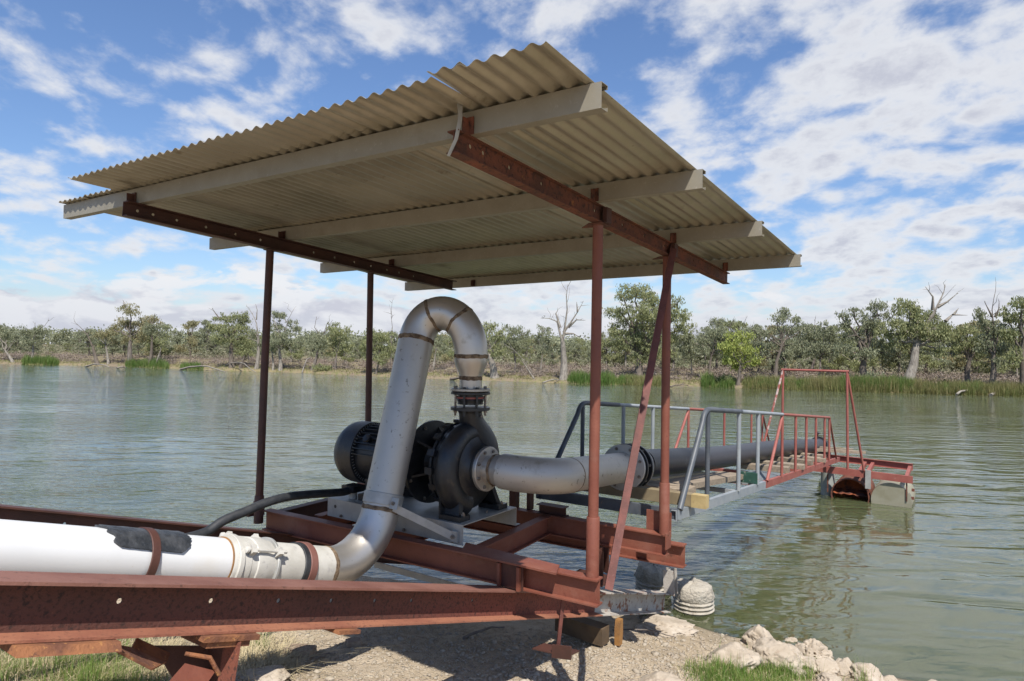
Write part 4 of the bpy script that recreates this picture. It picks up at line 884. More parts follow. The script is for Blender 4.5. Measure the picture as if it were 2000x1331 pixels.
o = MB().prism(W(1.95, .34, zw(2) + .055), W(3.7, .26, zw(3.7) + .035), rprof(.26, .05), E, up=ZZ).build('timber_plank', WOOD, loc=W(2.9, .36, zw(2.9)), smooth=20); tag(o, 'long weathered grey plank lying lengthwise below the black pipe', 'timber plank', 'loose timbers on the walkway')
o = MB().prism(W(2.0, .70, zw(2) + .045), W(3.7, .62, zw(3.7) + .02), rprof(.16, .04), E, up=ZZ).build('timber_plank', pmat('pale_timber', (.50, .43, .32), (.40, .33, .24), 6, rough=.85, stretch=((1, 9, 9), TH - math.pi / 2)), loc=W(2.9, .66, zw(2.9)), smooth=20); tag(o, 'pale sunlit plank lying lengthwise behind the black pipe', 'timber plank', 'loose timbers on the walkway')
o = MB().abox(3.62, 3.66, -.005, .20, zw(3.6) + .003, zw(3.6) + .11).abox(3.66, 3.72, .18, .20, zw(3.6) + .003, zw(3.6) + .10).build('end_board', GREEN, loc=W(3.64, .28, zw(3.6)), smooth=0); tag(o, 'dark green painted board with chipped paint across the walkway grating', 'board')
for k, (a, b0, b1, w_, h_, lab) in enumerate(((5.25, .02, .62, .12, .07, 'grey timber block across the walkway just past the red brace'), (5.95, -.02, .75, .14, .06, 'long pale plank across the walkway under the middle of the pipe'),
        (6.75, .02, .70, .12, .07, 'short grey plank across the walkway behind the fourth red upright'), (7.6, -.02, .9, .13, .06, 'weathered plank across the walkway near its river end'),
        (8.35, .1, 1.0, .12, .06, 'bleached plank across the walkway in front of the gantry'))):
    plank('timber_plank', a, b0, b1, w_, h_, zw(a) + .003, WOOD, lab, group='loose timbers on the walkway', skew=.05 * (k % 3 - 1))
o = MB().prism(W(9.45, 1.0, zw(9.4) + .02), W(9.75, -.32, zw(9.4) + .03), rprof(.05, .05), D, up=ZZ).build('timber_pole', WOOD, loc=W(9.6, .35, zw(9.4)), smooth=20); tag(o, 'dark weathered pole lying across the river end of the walkway', 'timber pole')
o = MB().prism(W(9.7, 1.1, zw(9.4) + .05), W(9.95, -.1, zw(9.4) + .05), rprof(.09, .03), D, up=ZZ).build('timber_board', WOOD, loc=W(9.8, .5, zw(9.4)), smooth=20); tag(o, 'flat grey board behind the dark pole at the river end', 'timber board')

# gantry, pontoon, drums, pile
def build_pontoon():
    g = thing('gantry', 'tall slim red tube gantry frame standing at the river end of the walkway', 'gantry', W(8.5, .3, zw(8.5)))
    zt_ = -.25
    tr, tl = W(8.5, -.18, zt_), W(8.5, .79, zt_)
    MB().tube([tl + E * .03, tr - E * .03], .019, 12).build('top_bar', RAILRED, g)
    MB().tube([tr, W(8.52, -.2, -1.82)], .019, 12).build('gantry_leg', RAILRED, g)
    MB().tube([tl, W(8.5, .80, zw(8.5) - .1)], .019, 12).build('gantry_leg', RAILRED, g)
    MB().tube([tr + D * .02, W(8.92, -.385, -1.87)], .018, 12).build('gantry_stay', RAILRED, g, smooth=40)
    MB().tube([tl, W(8.45, 1.12, zw(8.5))], .018, 12).build('gantry_stay', pmat('peeling_red_and_white_paint', (.38, .12, .09), (.62, .5, .45), 9, .52, .6, rough=.6), g)
    p = thing('pontoon_frame', 'red steel channel frame sitting across the floating drums', 'steel frame', W(9.3, -.3, -2.0))
    for a0, z0, z1, b0, b1, fl in ((8.93, -1.868, -1.905, .56, -1.075, -1), (9.95, -1.80, -1.84, .62, -1.02, 1)):
        MB().prism(W(a0, b0, z0 - .10), W(a0, b1, z1 - .10), cprof(.112, .05, .006), D * -fl if fl < 0 else -D, up=ZZ).build('cross_channel', RAILRED, p, smooth=20)
    for b in (-.30, -.42, .45, -.98):
        MB().prism(W(8.985, b, -1.985), W(9.895, b, -1.93), rprof(.05, .07), E, up=ZZ).build('tie_member', RAILRED, p, smooth=20)
    MB().abox(8.90, 8.925, -.49, -.41, -2.16, -1.86).build('hanger_strap', GALV, p)
    for a0 in (8.96,):
        for b in (.16, -.99): MB().abox(a0, a0 + .02, b - .01, b + .01, -2.30, -1.99).build('drop_bar', RUST, p)
    def drum(b, mt, label, open_):
        zc = -2.33; r = .285; c0 = W(8.98, b, zc); rx = .004
        prof = [(0, r - .012), (.0, r + .004), (.012, r + .006), (.02, r), (.30, r), (.31, r + .009), (.33, r + .009), (.34, r), (.58, r), (.59, r + .009), (.61, r + .009), (.62, r), (.88, r), (.885, r + .005), (.895, r + .005), (.9, r - .012)]
        t = thing('drum', label, 'drum', c0, 'floating steel drums')
        if open_:
            MB().lathe(c0, D, prof + [(.88, r - .012), (.04, r - .012)], 48, True).build('drum_shell', mt, t)
            MB().lathe(c0 + D * .86, D, [(0, r - .01), (.01, r - .01)], 40).build('drum_back', RUSTIN, t)
            # rust scale lying inside the open end
            m = MB(); vs = []; n = 24
            for i in range(5):
                for k in range(n + 1):
                    x = lerp(-1, 1, k / n) * math.sqrt(max(0, 1 - (.28 / .9) ** 2)) * (r - .014)
                    vs.append(c0 + E * x + D * (.03 + .09 * i) + ZZ * (.02 + .03 * noise.noise(Vector((k * .35, i * .7, 2))) + .012 * i))
            fs = [(i * (n + 1) + k, i * (n + 1) + k + 1, (i + 1) * (n + 1) + k + 1, (i + 1) * (n + 1) + k) for i in range(4) for k in range(n)]
            m.add(vs, fs).build('rust_scale', RUSTIN, t)
            MB().lathe(c0 + D * .32, D, [(0, r - .014), (.002, r - .014)], 40).build('inner_bulkhead', RUSTIN, t)
        else:
            MB().lathe(c0, D, prof, 48).build('drum_shell', mt, t)
            MB().lathe(c0 - D * .0, -D, [(-.006, r - .02), (-.004, r - .03), (-.004, .01)], 48).build('drum_end', mt, t)
    drum(-.175, RUST, 'rusted open ended steel drum floating under the pontoon frame', True)
    drum(-.775, DRUMG, 'pale grey closed steel drum floating at the outer pontoon end', False)
    for (b, z) in ((-.47, -2.22), (-1.07, -2.25), (-1.075, -2.12)): MB().abox(9.0, 9.05, b - .02, b + .02, z - .02, z + .02).build('bracket_bolt', RUST, p)
    c = W(9.25, .20, 0)
    o = MB().tube([c + ZZ * -3.0, c + ZZ * -1.97], .112, 28).build('pile', pmat('grey_concrete_pile', (.30, .31, .29), (.22, .23, .20), 6, rough=.7), loc=c + ZZ * WATER); tag(o, 'grey round pile standing in the water under the walkway end', 'pile')
build_pontoon()

# ================================================================== VEGETATION
def quads(c, ax1, ax2):
    """c, ax1, ax2: (n,3) arrays -> vertices (4n,3), faces"""
    v = np.stack([c - ax1 - ax2, c + ax1 - ax2, c + ax1 + ax2, c - ax1 + ax2], 1).reshape(-1, 3)
    k = np.arange(len(c)) * 4; f = np.stack([k, k + 1, k + 2, k + 3], 1); return v, f
def npmesh(name, V, Fc, mat, parent=None, loc=None, smooth=False):
    base = np.array(LOC[parent.name]) if parent is not None else np.array(loc if loc is not None else (0, 0, 0), float)
    me = bpy.data.meshes.new(name); V = np.asarray(V, float) - base; nf, w = Fc.shape
    me.vertices.add(len(V)); me.vertices.foreach_set('co', V.ravel()); me.loops.add(nf * w); me.loops.foreach_set('vertex_index', Fc.ravel().astype(np.int32))
    me.polygons.add(nf); me.polygons.foreach_set('loop_start', np.arange(nf, dtype=np.int32) * w); me.polygons.foreach_set('loop_total', np.full(nf, w, dtype=np.int32))
    me.update(calc_edges=True); me.materials.append(mat)
    o = bpy.data.objects.new(name, me); COL.objects.link(o)
    if parent is not None: o.parent = parent
    else: o.location = Vector(base)
    reg(o, base); return o
def leaf_cloud(rng, clumps, size, dens):
    """clumps: (centre, rx, ry(depth), rz). Leaves sit in many small drooping tufts spread near the surface of each clump."""
    C = []; tufts = []
    for c, rx, ry, rz in clumps:
        nt = max(6, int(dens * (rx * rz) ** .8 * 38))
        d = rng.normal(size=(nt, 3)); d /= np.linalg.norm(d, axis=1)[:, None]; d[:, 2] = d[:, 2] * .85 + .12
        rad = rng.uniform(.15, 1.5, nt) ** .6
        P = np.array(c) + d * rad[:, None] * np.array([rx, ry, rz])
        tufts.append(P)
        for p in P:
            r = rng.uniform(.07, .24) * (1 + .3 * rx); n = int(rng.uniform(24, 44) * (r / .16) ** 1.3)
            q = p + rng.normal(size=(n, 3)) * np.array([r, r, r * .6]) * .75
            q[:, 2] -= abs(rng.normal(size=n)) * r * .6
            C.append(q)
    C = np.concatenate(C); n = len(C)
    az = rng.uniform(0, 2 * np.pi, n); tilt = rng.normal(0, .55, n)
    a1 = np.stack([np.cos(az) * np.sin(tilt), np.sin(az) * np.sin(tilt), -np.cos(tilt)], 1)
    h = rng.normal(size=(n, 3)); a2 = np.cross(a1, h); a2 /= np.linalg.norm(a2, axis=1)[:, None] + 1e-9
    L = size * rng.uniform(.6, 1.3, n)[:, None]
    V, Fc = quads(C, a1 * L, a2 * L * .42)
    return V, Fc, np.concatenate(tufts)
def limb(m, rnd, p0, p1, r0, r1, n=6, wig=.12, seg=5):
    L = (p1 - p0).length; pts = [p0]
    for i in range(1, seg):
        t = i / seg; q = p0.lerp(p1, t); q = q + Vector((rnd.gauss(0, 1), rnd.gauss(0, 1), rnd.gauss(0, .6))) * wig * L * .35 + ZZ * (math.sin(t * math.pi) * L * .06)
        pts.append(q)
    pts.append(p1)
    m.tube(pts, [lerp(r0, r1, (i / seg) ** .8) for i in range(seg + 1)], n)
    return pts
def gum(base_px, off, trunk_px, top, clumps, leaf, bark, label, bares=(), size=.062, dens=1.0, group=None, name='gum_tree', cat='tree', seed=0, twigs=True, base_y=None):
    rnd = random.Random(seed * 7 + int(base_px)); rng = np.random.default_rng(seed * 13 + int(base_px) + 100)
    P = bankp(base_px, off); Y = P.dot(FW); k = Y / F
    def at(x, y, dd=0.0): r = ray(x, y); return r * (Y / r.dot(FW)) + Vector((0, 1, 0)) * dd
    t = thing(name, label, cat, P, group)
    tw = trunk_px * k * .5; m = MB()
    tp = at(top[0], top[1]); mid = P.lerp(tp, .5) + Vector((rnd.gauss(0, .06), rnd.gauss(0, .1), 0)) * (tp - P).length * .5
    m.tube([P - ZZ * .3, P + ZZ * .02, P.lerp(mid, .25), mid, tp], [tw * 1.7, tw * 1.45, tw * 1.08, tw * .9, tw * .62], 9)
    cl = []
    for (x, y, rx, ry) in clumps:
        dd = rnd.uniform(-1, 1) * rx * k * .9; c = at(x, y, dd); cl.append((c, rx * k, rx * k * rnd.uniform(.7, 1.1), ry * k))
        start = mid.lerp(tp, rnd.uniform(.3, 1)) if y > top[1] else tp.lerp(mid, rnd.uniform(0, .25))
        limb(m, rnd, start, c, tw * rnd.uniform(.35, .5), tw * .12 + .01, 5)
    for pl in bares:
        pts = [at(x, y, rnd.uniform(-.15, .15)) for x, y in pl]; n = len(pts)
        w0 = tw * (.42 if len(pl) > 2 else .3)
        m.tube(pts, [lerp(w0, .012, (i / (n - 1)) ** .7) for i in range(n)], 5)
        for i in range(1, n):
            for _ in range(2):
                q = pts[i - 1].lerp(pts[i], rnd.uniform(.2, 1)); d = (pts[i] - pts[i - 1]).normalized(); L = (pts[-1] - pts[0]).length * rnd.uniform(.10, .28)
                e = q + (d * .7 + Vector((rnd.gauss(0, .6), rnd.gauss(0, .5), rnd.gauss(.25, .4)))) * L
                limb(m, rnd, q, e, .022, .006, 3, .2, 3)
    V = None
    if cl:
        V, Fc, tf = leaf_cloud(rng, cl, size, dens)
        # twigs from clump centres out to tufts
        i0 = 0
        if twigs:
            for c, rx, ry, rz in cl:
                nt = max(6, int(dens * (rx * rz) ** .8 * 38)); sub = tf[i0:i0 + nt]; i0 += nt
                for q in sub[::5]: limb(m, rnd, c, Vector(q), .022, .006, 3, .15, 3)
    m.build('trunk', bark, t, smooth=60)
    if cl: npmesh('crown', V, Fc, leaf, t)
    return t
L0, L1, L2, L3_ = LEAF
HERO = [
 (25, 1, 5, (8, 682), [(5, 655, 14, 12), (-12, 640, 15, 12)], L1, PBARK, 'pale leaning gum with two stems at the far left edge of the far bank', [[(8, 682), (2, 668), (-5, 655)], [(12, 688), (24, 672), (28, 664)]]),
 (60, 1, 4, (64, 668), [(62, 650, 16, 13), (52, 645, 10, 7), (74, 648, 8, 8), (66, 665, 10, 8)], L1, PBARK, 'slim pale trunked gum with small grey crown above the left reed bed', [[(68, 650), (88, 636), (97, 624)], [(66, 645), (70, 630)]]),
 (190, .6, 7, (181, 676), [(196, 672, 9, 9)], L0, DBARK, 'bare grey gum leaning left over the far bank without leaves on top', [[(181, 676), (172, 655), (158, 640), (145, 628)], [(170, 655), (175, 645)]]),
 (213, .8, 4.5, (206, 672), [(196, 655, 15, 9), (216, 650, 14, 9), (226, 668, 10, 8)], L3_, PBARK, 'pale forked gum with thin brownish crown left of the nest tree', [[(206, 672), (195, 662), (190, 652)]]),
 (258, 1.5, 9, (256, 655), [(262, 606, 16, 10), (236, 628, 20, 9), (282, 628, 18, 12), (256, 636, 24, 14), (228, 645, 12, 10), (292, 648, 14, 10), (268, 658, 16, 12), (244, 660, 14, 10)], L3_, BARK, 'tall spreading gum with a stick nest in its bare top twigs', [[(250, 610), (243, 596), (240, 588)], [(250, 608), (256, 596)]]),
 (297, 1, 6, (297, 660), [(300, 638, 15, 10), (312, 652, 9, 10), (290, 650, 8, 8)], L1, DBARK, 'narrow dark trunked gum beside the tall nest tree', [[(297, 640), (300, 625), (304, 612)], [(297, 635), (292, 618)]]),
 (308, .7, 3.5, (314, 684), [(318, 670, 10, 9)], L0, PBARK, 'thin pale leaning stem growing right of the dark trunked gum', []),
 (455, 1.2, 9, (452, 668), [(440, 620, 22, 10), (470, 622, 16, 12), (430, 640, 15, 12), (458, 642, 24, 14), (480, 655, 14, 14), (440, 662, 18, 12), (466, 675, 18, 10)], L0, DBARK, 'broad leafy olive gum with dark twin trunks between the reeds and the left shelter post', [[(430, 625), (420, 612), (414, 602)], [(425, 640), (416, 628)]]),
 (472, .8, 5, (478, 695), [(486, 688, 9, 7)], L0, DBARK, 'short dark leaning trunk at the water beside the broad leafy gum', []),
 (504, .8, 7, (504, 655), [(494, 652, 9, 10), (512, 668, 8, 12)], L1, PBARK, 'tall white trunked gum with bare antler branches left of the shelter post', [[(504, 655), (502, 632), (492, 612), (480, 598)], [(500, 625), (503, 606), (499, 596)], [(504, 668), (484, 660)]]),
 (550, .8, 7, (545, 680), [(545, 615, 16, 10), (568, 640, 14, 14), (535, 640, 12, 14), (560, 665, 18, 14), (585, 670, 15, 14), (540, 668, 12, 12)], L1, PBARK, 'pale multi stemmed gum with twiggy crown right of the left shelter post', [[(545, 680), (556, 650), (562, 625), (574, 605)], [(548, 660), (538, 630), (528, 612)], [(560, 630), (552, 612)]]),
 (536, .6, 4, (532, 692), [(530, 680, 8, 8)], L1, PBARK, 'thin white stem at the waterline beside the multi stemmed gum', []),
 (612, 1.2, 6, (622, 680), [(612, 660, 16, 12), (632, 672, 14, 12)], L1, BARK, 'twisted half dead gum with bare curled branches left of the middle post', [[(622, 680), (632, 650), (640, 628)], [(628, 660), (615, 640), (618, 618)], [(633, 650), (650, 625)]]),
 (660, 2.5, 4, (658, 690), [(650, 640, 14, 10), (668, 652, 18, 14), (648, 668, 18, 14), (676, 680, 14, 12), (655, 690, 15, 8)], L0, BARK, 'rounded light green gum just left of the middle post', []),
 (742, 1.0, 4, (742, 690), [(728, 655, 16, 12), (752, 660, 16, 12), (735, 678, 22, 16), (760, 685, 14, 14), (742, 700, 20, 10), (712, 684, 10, 14)], L0, BARK, 'dense drooping olive gum between the middle post and the silver riser', []),
 (845, 5, 4, (852, 682), [(850, 665, 14, 10), (862, 682, 10, 12), (838, 680, 9, 10)], L1, PBARK, 'pale branching gum seen through the gooseneck of the pipe', [[(852, 682), (862, 670)]]),
 (897, 1, 2, (885, 700), [(880, 690, 5, 6)], L0, BARK, 'leaning sapling seen under the gooseneck bend', []),
 (967, .8, 14, (955, 692), [(956, 640, 15, 11), (978, 655, 15, 14), (948, 664, 12, 14), (972, 684, 16, 12)], L0, PBARK, 'gnarled thick hollow trunk with leafy top right of the pipe reducer', [[(955, 692), (950, 672)]]),
 (1005, 4, 3, (1004, 690), [(1002, 645, 16, 10), (1020, 655, 13, 12), (1006, 672, 18, 12), (992, 668, 9, 12)], L1, BARK, 'light crowned gum between the hollow trunk and the dead tree', []),
 (1058, 5, 2.5, (1060, 690), [(1062, 645, 13, 10), (1072, 662, 11, 13), (1050, 665, 10, 12), (1064, 682, 12, 8)], L1, PBARK, 'slender pale green gum close left of the big dead tree', []),
 (1045, .6, 3, (1020, 705), [], L0, PBARK, 'bare bleached branch leaning from the bank left of the dead tree', [[(1040, 728), (1020, 700), (1005, 685), (992, 678)], [(1028, 710), (1036, 695)]]),
 (1103, 1.0, 14, (1099, 668), [], L0, PBARK, 'big grey dead tree with bare forked limbs near the centre of the far bank', [[(1099, 672), (1092, 645), (1088, 628), (1072, 622), (1056, 622)], [(1099, 668), (1104, 635), (1108, 605), (1106, 580), (1109, 556)], [(1101, 650), (1115, 630), (1128, 610), (1140, 588)], [(1110, 640), (1126, 625), (1144, 626)], [(1104, 652), (1120, 652), (1134, 660)], [(1094, 640), (1086, 612), (1090, 606)], [(1128, 610), (1126, 590)]]),
 (1248, 3.5, 15, (1250, 690), [(1240, 570, 32, 13), (1218, 582, 15, 9), (1262, 580, 16, 12), (1280, 588, 20, 14), (1320, 594, 13, 17), (1210, 608, 20, 13), (1250, 610, 34, 20), (1286, 614, 24, 18), (1324, 616, 20, 13), (1236, 636, 32, 20), (1275, 642, 28, 22), (1202, 645, 12, 14), (1326, 637, 19, 13), (1234, 662, 26, 20), (1212, 672, 14, 12), (1272, 674, 26, 18), (1306, 656, 16, 14), (1254, 695, 18, 13), (1296, 690, 14, 12)], L0, DBARK, 'largest leafy river gum with tall rounded crown behind the two right posts', []),
 (1352, 6, 3, (1350, 700), [(1345, 655, 18, 9), (1330, 668, 15, 12), (1358, 672, 18, 14), (1342, 688, 16, 12)], L1, PBARK, 'pale twin stemmed tree just right of the far right post', []),
 (1388, 4, 5, (1390, 690), [(1400, 645, 20, 10), (1382, 660, 20, 12), (1415, 660, 18, 12), (1370, 676, 14, 14), (1405, 682, 20, 14)], L1, DBARK, 'grey green tree with dark trunk left of the bright green tree', [[(1420, 650), (1428, 635), (1432, 625)]]),
 (1444, .3, 7, (1446, 712), [(1430, 662, 16, 10), (1452, 658, 16, 10), (1418, 676, 13, 12), (1444, 678, 26, 14), (1466, 680, 15, 13), (1432, 700, 18, 12), (1460, 702, 18, 12), (1474, 704, 9, 12), (1440, 716, 10, 6)], L2, DBARK, 'bright yellow green young tree standing at the water edge', []),
 (1516, 5, 7, (1528, 672), [(1537, 610, 12, 8), (1520, 622, 14, 10), (1560, 624, 12, 9), (1470, 645, 18, 9), (1490, 650, 12, 8), (1550, 648, 18, 12), (1500, 676, 20, 10), (1575, 640, 10, 8), (1545, 672, 15, 12), (1480, 690, 14, 10)], L1, DBARK, 'open crowned tree with strongly curved dark limbs left of the gantry', [[(1528, 672), (1527, 650), (1520, 635), (1502, 640)], [(1527, 665), (1500, 655), (1478, 660)]]),
 (1600, 6, 4, (1602, 695), [(1605, 640, 18, 10), (1590, 655, 18, 12), (1620, 655, 16, 12), (1600, 674, 24, 14), (1635, 672, 14, 14), (1580, 684, 14, 12), (1618, 692, 16, 10)], L1, BARK, 'rounded dull green tree seen above the gantry top bar', [[(1590, 640), (1592, 622)]]),
 (1694, 3.5, 14, (1690, 690), [(1707, 600, 18, 10), (1720, 614, 16, 10), (1664, 608, 13, 9), (1645, 617, 13, 8), (1654, 628, 10, 8), (1690, 628, 20, 12), (1716, 640, 18, 12), (1674, 655, 16, 10), (1650, 680, 18, 12), (1680, 684, 20, 12), (1716, 670, 20, 14), (1730, 690, 14, 12)], L1, DBARK, 'dark trunked spreading gum left of the old hollow gum', [[(1690, 690), (1684, 665), (1672, 655), (1655, 658)], [(1690, 670), (1700, 650)]]),
 (1771, 2.8, 18, (1790, 668), [(1780, 596, 24, 13), (1770, 612, 18, 10), (1798, 612, 20, 12), (1786, 630, 28, 14), (1745, 632, 20, 12), (1730, 648, 18, 12), (1762, 650, 20, 12), (1828, 618, 18, 14), (1845, 634, 16, 14), (1812, 645, 24, 16), (1842, 656, 20, 12), (1786, 655, 18, 10), (1858, 645, 10, 8), (1740, 672, 12, 9), (1830, 682, 14, 8)], L0, PBARK, 'huge old gum with massive pale trunk and dead antler limbs on the right', [[(1806, 640), (1822, 612), (1832, 590), (1844, 572), (1848, 556)], [(1824, 606), (1822, 580), (1808, 560)], [(1832, 600), (1850, 590), (1868, 573)], [(1845, 628), (1862, 615), (1892, 616)], [(1862, 615), (1872, 602)], [(1792, 668), (1825, 668), (1862, 664)]]),
 (1892, 4.5, 10, (1894, 700), [(1885, 642, 16, 9), (1905, 648, 18, 12), (1872, 655, 14, 10), (1924, 660, 14, 12), (1895, 668, 22, 12), (1868, 682, 14, 8), (1918, 684, 16, 10)], L0, DBARK, 'low round dark trunked gum right of the old hollow gum', []),
 (1938, 1.6, 11, (1940, 690), [(1915, 612, 12, 10), (1922, 630, 12, 12), (1952, 640, 16, 16), (1935, 655, 16, 14), (1926, 680, 14, 12), (1958, 680, 15, 16), (1946, 702, 14, 10)], L1, DBARK, 'gum with three bare upright spars above its leaves near the right edge', [[(1940, 690), (1942, 640), (1938, 605), (1941, 578)], [(1938, 620), (1928, 604), (1920, 590)], [(1944, 620), (1950, 604), (1952, 588)]]),
 (1999, 1.2, 13, (1994, 680), [(1985, 596, 18, 12), (2004, 590, 16, 12), (1980, 620, 18, 14), (2004, 625, 20, 16), (1970, 648, 14, 12), (1992, 655, 20, 14), (1976, 690, 14, 14), (2006, 690, 16, 14)], L0, DBARK, 'tall leafy gum cut by the right edge of the picture', []),
 (768, 9, 2.5, (766, 640), [], L0, BARK, 'lone bare dead spar poking up beside the silver gooseneck', [[(766, 640), (764, 620), (765, 602), (766, 592)]]),
]
for i, h in enumerate(HERO):
    bx, off, tw, top, cl, lf, bk, lab, bares = h
    gum(bx, off, tw, top, cl, lf, bk, lab, bares, seed=i, name='dead_tree' if not cl else 'gum_tree')
# stick nest in the tall gum
Pn = bankp(258, 1.5); kk = Pn.dot(FW); rn = ray(243, 598); Pn = rn * (kk / rn.dot(FW)); m = MB(); rnd = random.Random(4)
for _ in range(60):
    d = Vector((rnd.gauss(0, 1), rnd.gauss(0, 1), rnd.gauss(0, .35))).normalized() * .16; q = Pn + Vector((rnd.gauss(0, .07), rnd.gauss(0, .07), rnd.gauss(0, .05))); m.tube([q - d, q + d], .012, 3)
tag(m.build('stick_nest', DBARK, loc=Pn, smooth=0), 'dark stick nest in the bare top of the tall gum', 'nest')

# woodland behind: a few kinds of tree, copied and turned
def proto(i):
    rnd = random.Random(500 + i); rng = np.random.default_rng(500 + i)
    H = 5.0; t = thing('woodland_tree', '', 'tree', (0, 0, 0)); m = MB()
    lean = Vector((rnd.uniform(-.5, .5), rnd.uniform(-.3, .3), 0)); tp = Vector((0, 0, H * .45)) + lean
    m.tube([Vector((0, 0, -.4)), Vector((0, 0, .8)) + lean * .3, tp], [.16, .11, .07], 7); cl = []
    for k in range(rnd.randint(15, 20)):
        an = rnd.uniform(0, 6.28); rr = rnd.uniform(.2, 1.35); z = rnd.uniform(.16, .98) * H; rr *= 1.35 - .6 * z / H
        c = Vector((math.cos(an) * rr, math.sin(an) * rr, z)) + lean
        r = rnd.uniform(.28, .62); cl.append((c, r, r, r * rnd.uniform(.55, .85))); limb(m, rnd, tp.lerp(Vector((0, 0, 1.0)), rnd.uniform(0, .5)), c, .05, .015, 4)
    for k in range(3):
        q = Vector((rnd.uniform(-.9, .9), rnd.uniform(-.9, .9), H * rnd.uniform(.8, 1.12))); limb(m, rnd, tp, q, .035, .008, 3, .2)
    V, Fc, tf = leaf_cloud(rng, cl, .07, .75)
    for q in tf[::7]: limb(m, rnd, min(cl, key=lambda c: (c[0] - Vector(q)).length)[0], Vector(q), .018, .006, 3, .15, 3)
    m.build('trunk', [BARK, PBARK, DBARK][i % 3], t, smooth=60); npmesh('crown', V, Fc, [L1, L0, L3_, L1, L0][i % 5], t); return t
PROTO = [proto(i) for i in range(5)]; used = set()
rnd = random.Random(77)
LAB = ['grey green tree', 'olive tree with pale trunk', 'brownish green dark trunked tree', 'dull grey leaved tree', 'light olive pale stemmed tree']
REG = [(60, 'at the far left edge'), (150, 'behind the first reed clump'), (235, 'behind the pale forked gum'), (330, 'behind the tall nest tree'), (430, 'behind the small reed patch'), (500, 'behind the broad leafy gum'),
       (600, 'beside the left shelter post'), (715, 'just left of the middle post'), (790, 'between middle post and silver riser'), (930, 'seen round the gooseneck pipe'), (1050, 'right of the pipe reducer'), (1150, 'round the big dead tree'),
       (1330, 'behind the largest leafy gum'), (1410, 'right of the far right post'), (1500, 'behind the bright green tree'), (1660, 'above the gantry'), (1745, 'behind the dark spreading gum'), (1860, 'behind the huge old gum'), (1960, 'right of the huge old gum'), (9999, 'at the right edge')]
def place_tree(px, off, top_y):
    k = rnd.randrange(5); P = bankp(px, off); Y = P.dot(FW); hy = P.dot(UP); base_y = 665.5 - F * hy / Y
    H = (base_y - top_y) * Y / F; s = H / 5.0
    src = PROTO[k]
    if k in used:
        t = src.copy(); COL.objects.link(t)
        for ch in src.children: c = ch.copy(); COL.objects.link(c); c.parent = t
    else: t = src; used.add(k)
    t.location = P; t.rotation_euler = (0, 0, rnd.uniform(0, 6.28)); w = s * rnd.uniform(.9, 1.35); t.scale = (w, w, s)
    t['label'] = ('tall ' if top_y < 652 else 'low ' if top_y > 662 else '') + LAB[k] + (' in the near row ' if off < 26 else ' in the back row ') + next(r for lim, r in REG if px <= lim); t['group'] = 'woodland trees behind the far bank'
x = -80
while x < 2080:
    top = 658 + 10 * math.sin(x * .013) + rnd.uniform(-26, 12) - (14 if 1380 < x < 1700 else 0) - (6 if x > 1700 else 0) + (6 if 820 < x < 1180 else 0)
    place_tree(x, rnd.uniform(9, 24), top); x += rnd.uniform(17, 29)
x = -100
while x < 2100:
    place_tree(x, rnd.uniform(28, 60), 668 + rnd.uniform(-12, 8) - (8 if x > 1300 else 0)); x += rnd.uniform(22, 36)
# far woodland that reads as one mass
def far_wood():
    rng = np.random.default_rng(9); cl = []
    for _ in range(300):
        px = rng.uniform(-150, 2150); off = rng.uniform(70, 130); P = bankp(px, off); s = P.dot(FW) / F
        for j in range(3):
            z = rng.uniform(.2, 1.0) * (34 * s); cl.append((P + Vector((rng.normal() * 2.2, rng.normal() * 2, z)), rng.uniform(1.2, 2.4), 1.6, rng.uniform(.8, 1.6)))
    C = []
    for c, rx, ry, rz in cl:
        n = 110; C.append(np.array(c) + rng.normal(size=(n, 3)) * np.array([rx, ry, rz]) * .5)
    C = np.concatenate(C); n = len(C); a1 = rng.normal(size=(n, 3)); a1 /= np.linalg.norm(a1, axis=1)[:, None]; a2 = np.cross(a1, rng.normal(size=(n, 3))); a2 /= np.linalg.norm(a2, axis=1)[:, None]
    L = rng.uniform(.12, .26, n)[:, None]; V, Fc = quads(C, a1 * L, a2 * L * .6)
    o = npmesh('far_woodland', V, Fc, L1, loc=bankp(1000, 100)); tag(o, kind='stuff', label='hazy grey green woodland on the skyline behind the far bank', cat='woodland')
far_wood()

def blades(name, mat, spots, n, hmin, hmax, wid, label, cat, seed=0, curve=.35, lean=.25):
    """spots(rng, n) -> (n,3) base points, (n,) height factor"""
    rng = np.random.default_rng(seed); B, hf = spots(rng, n); n = len(B); h = rng.uniform(hmin, hmax, n) * hf
    az = rng.uniform(0, 2 * np.pi, n); dirn = np.stack([np.cos(az), np.sin(az), np.zeros(n)], 1); side = np.stack([-np.sin(az), np.cos(az), np.zeros(n)], 1)
    ln = np.abs(rng.normal(0, lean, n)); w = wid * rng.uniform(.6, 1.3, n)
    V = []; zz = np.array([0, 0, 1.0])
    lev = [(0, 1.0), (.5, .75), (1.0, .06)]
    for t, ww in lev:
        c = B + zz * (h * t * (1 - .15 * ln * t))[:, None] + dirn * (h * (ln * t + curve * ln * t * t))[:, None]
        V += [c - side * (w * ww * .5)[:, None], c + side * (w * ww * .5)[:, None]]
    V = np.stack(V, 1).reshape(-1, 3); k = np.arange(n) * 6
    Fc = np.concatenate([np.stack([k, k + 1, k + 3, k + 2], 1), np.stack([k + 2, k + 3, k + 5, k + 4], 1)])
    o = npmesh(name, V, Fc, mat, loc=B.mean(0)); tag(o, label, cat, kind='stuff'); return o
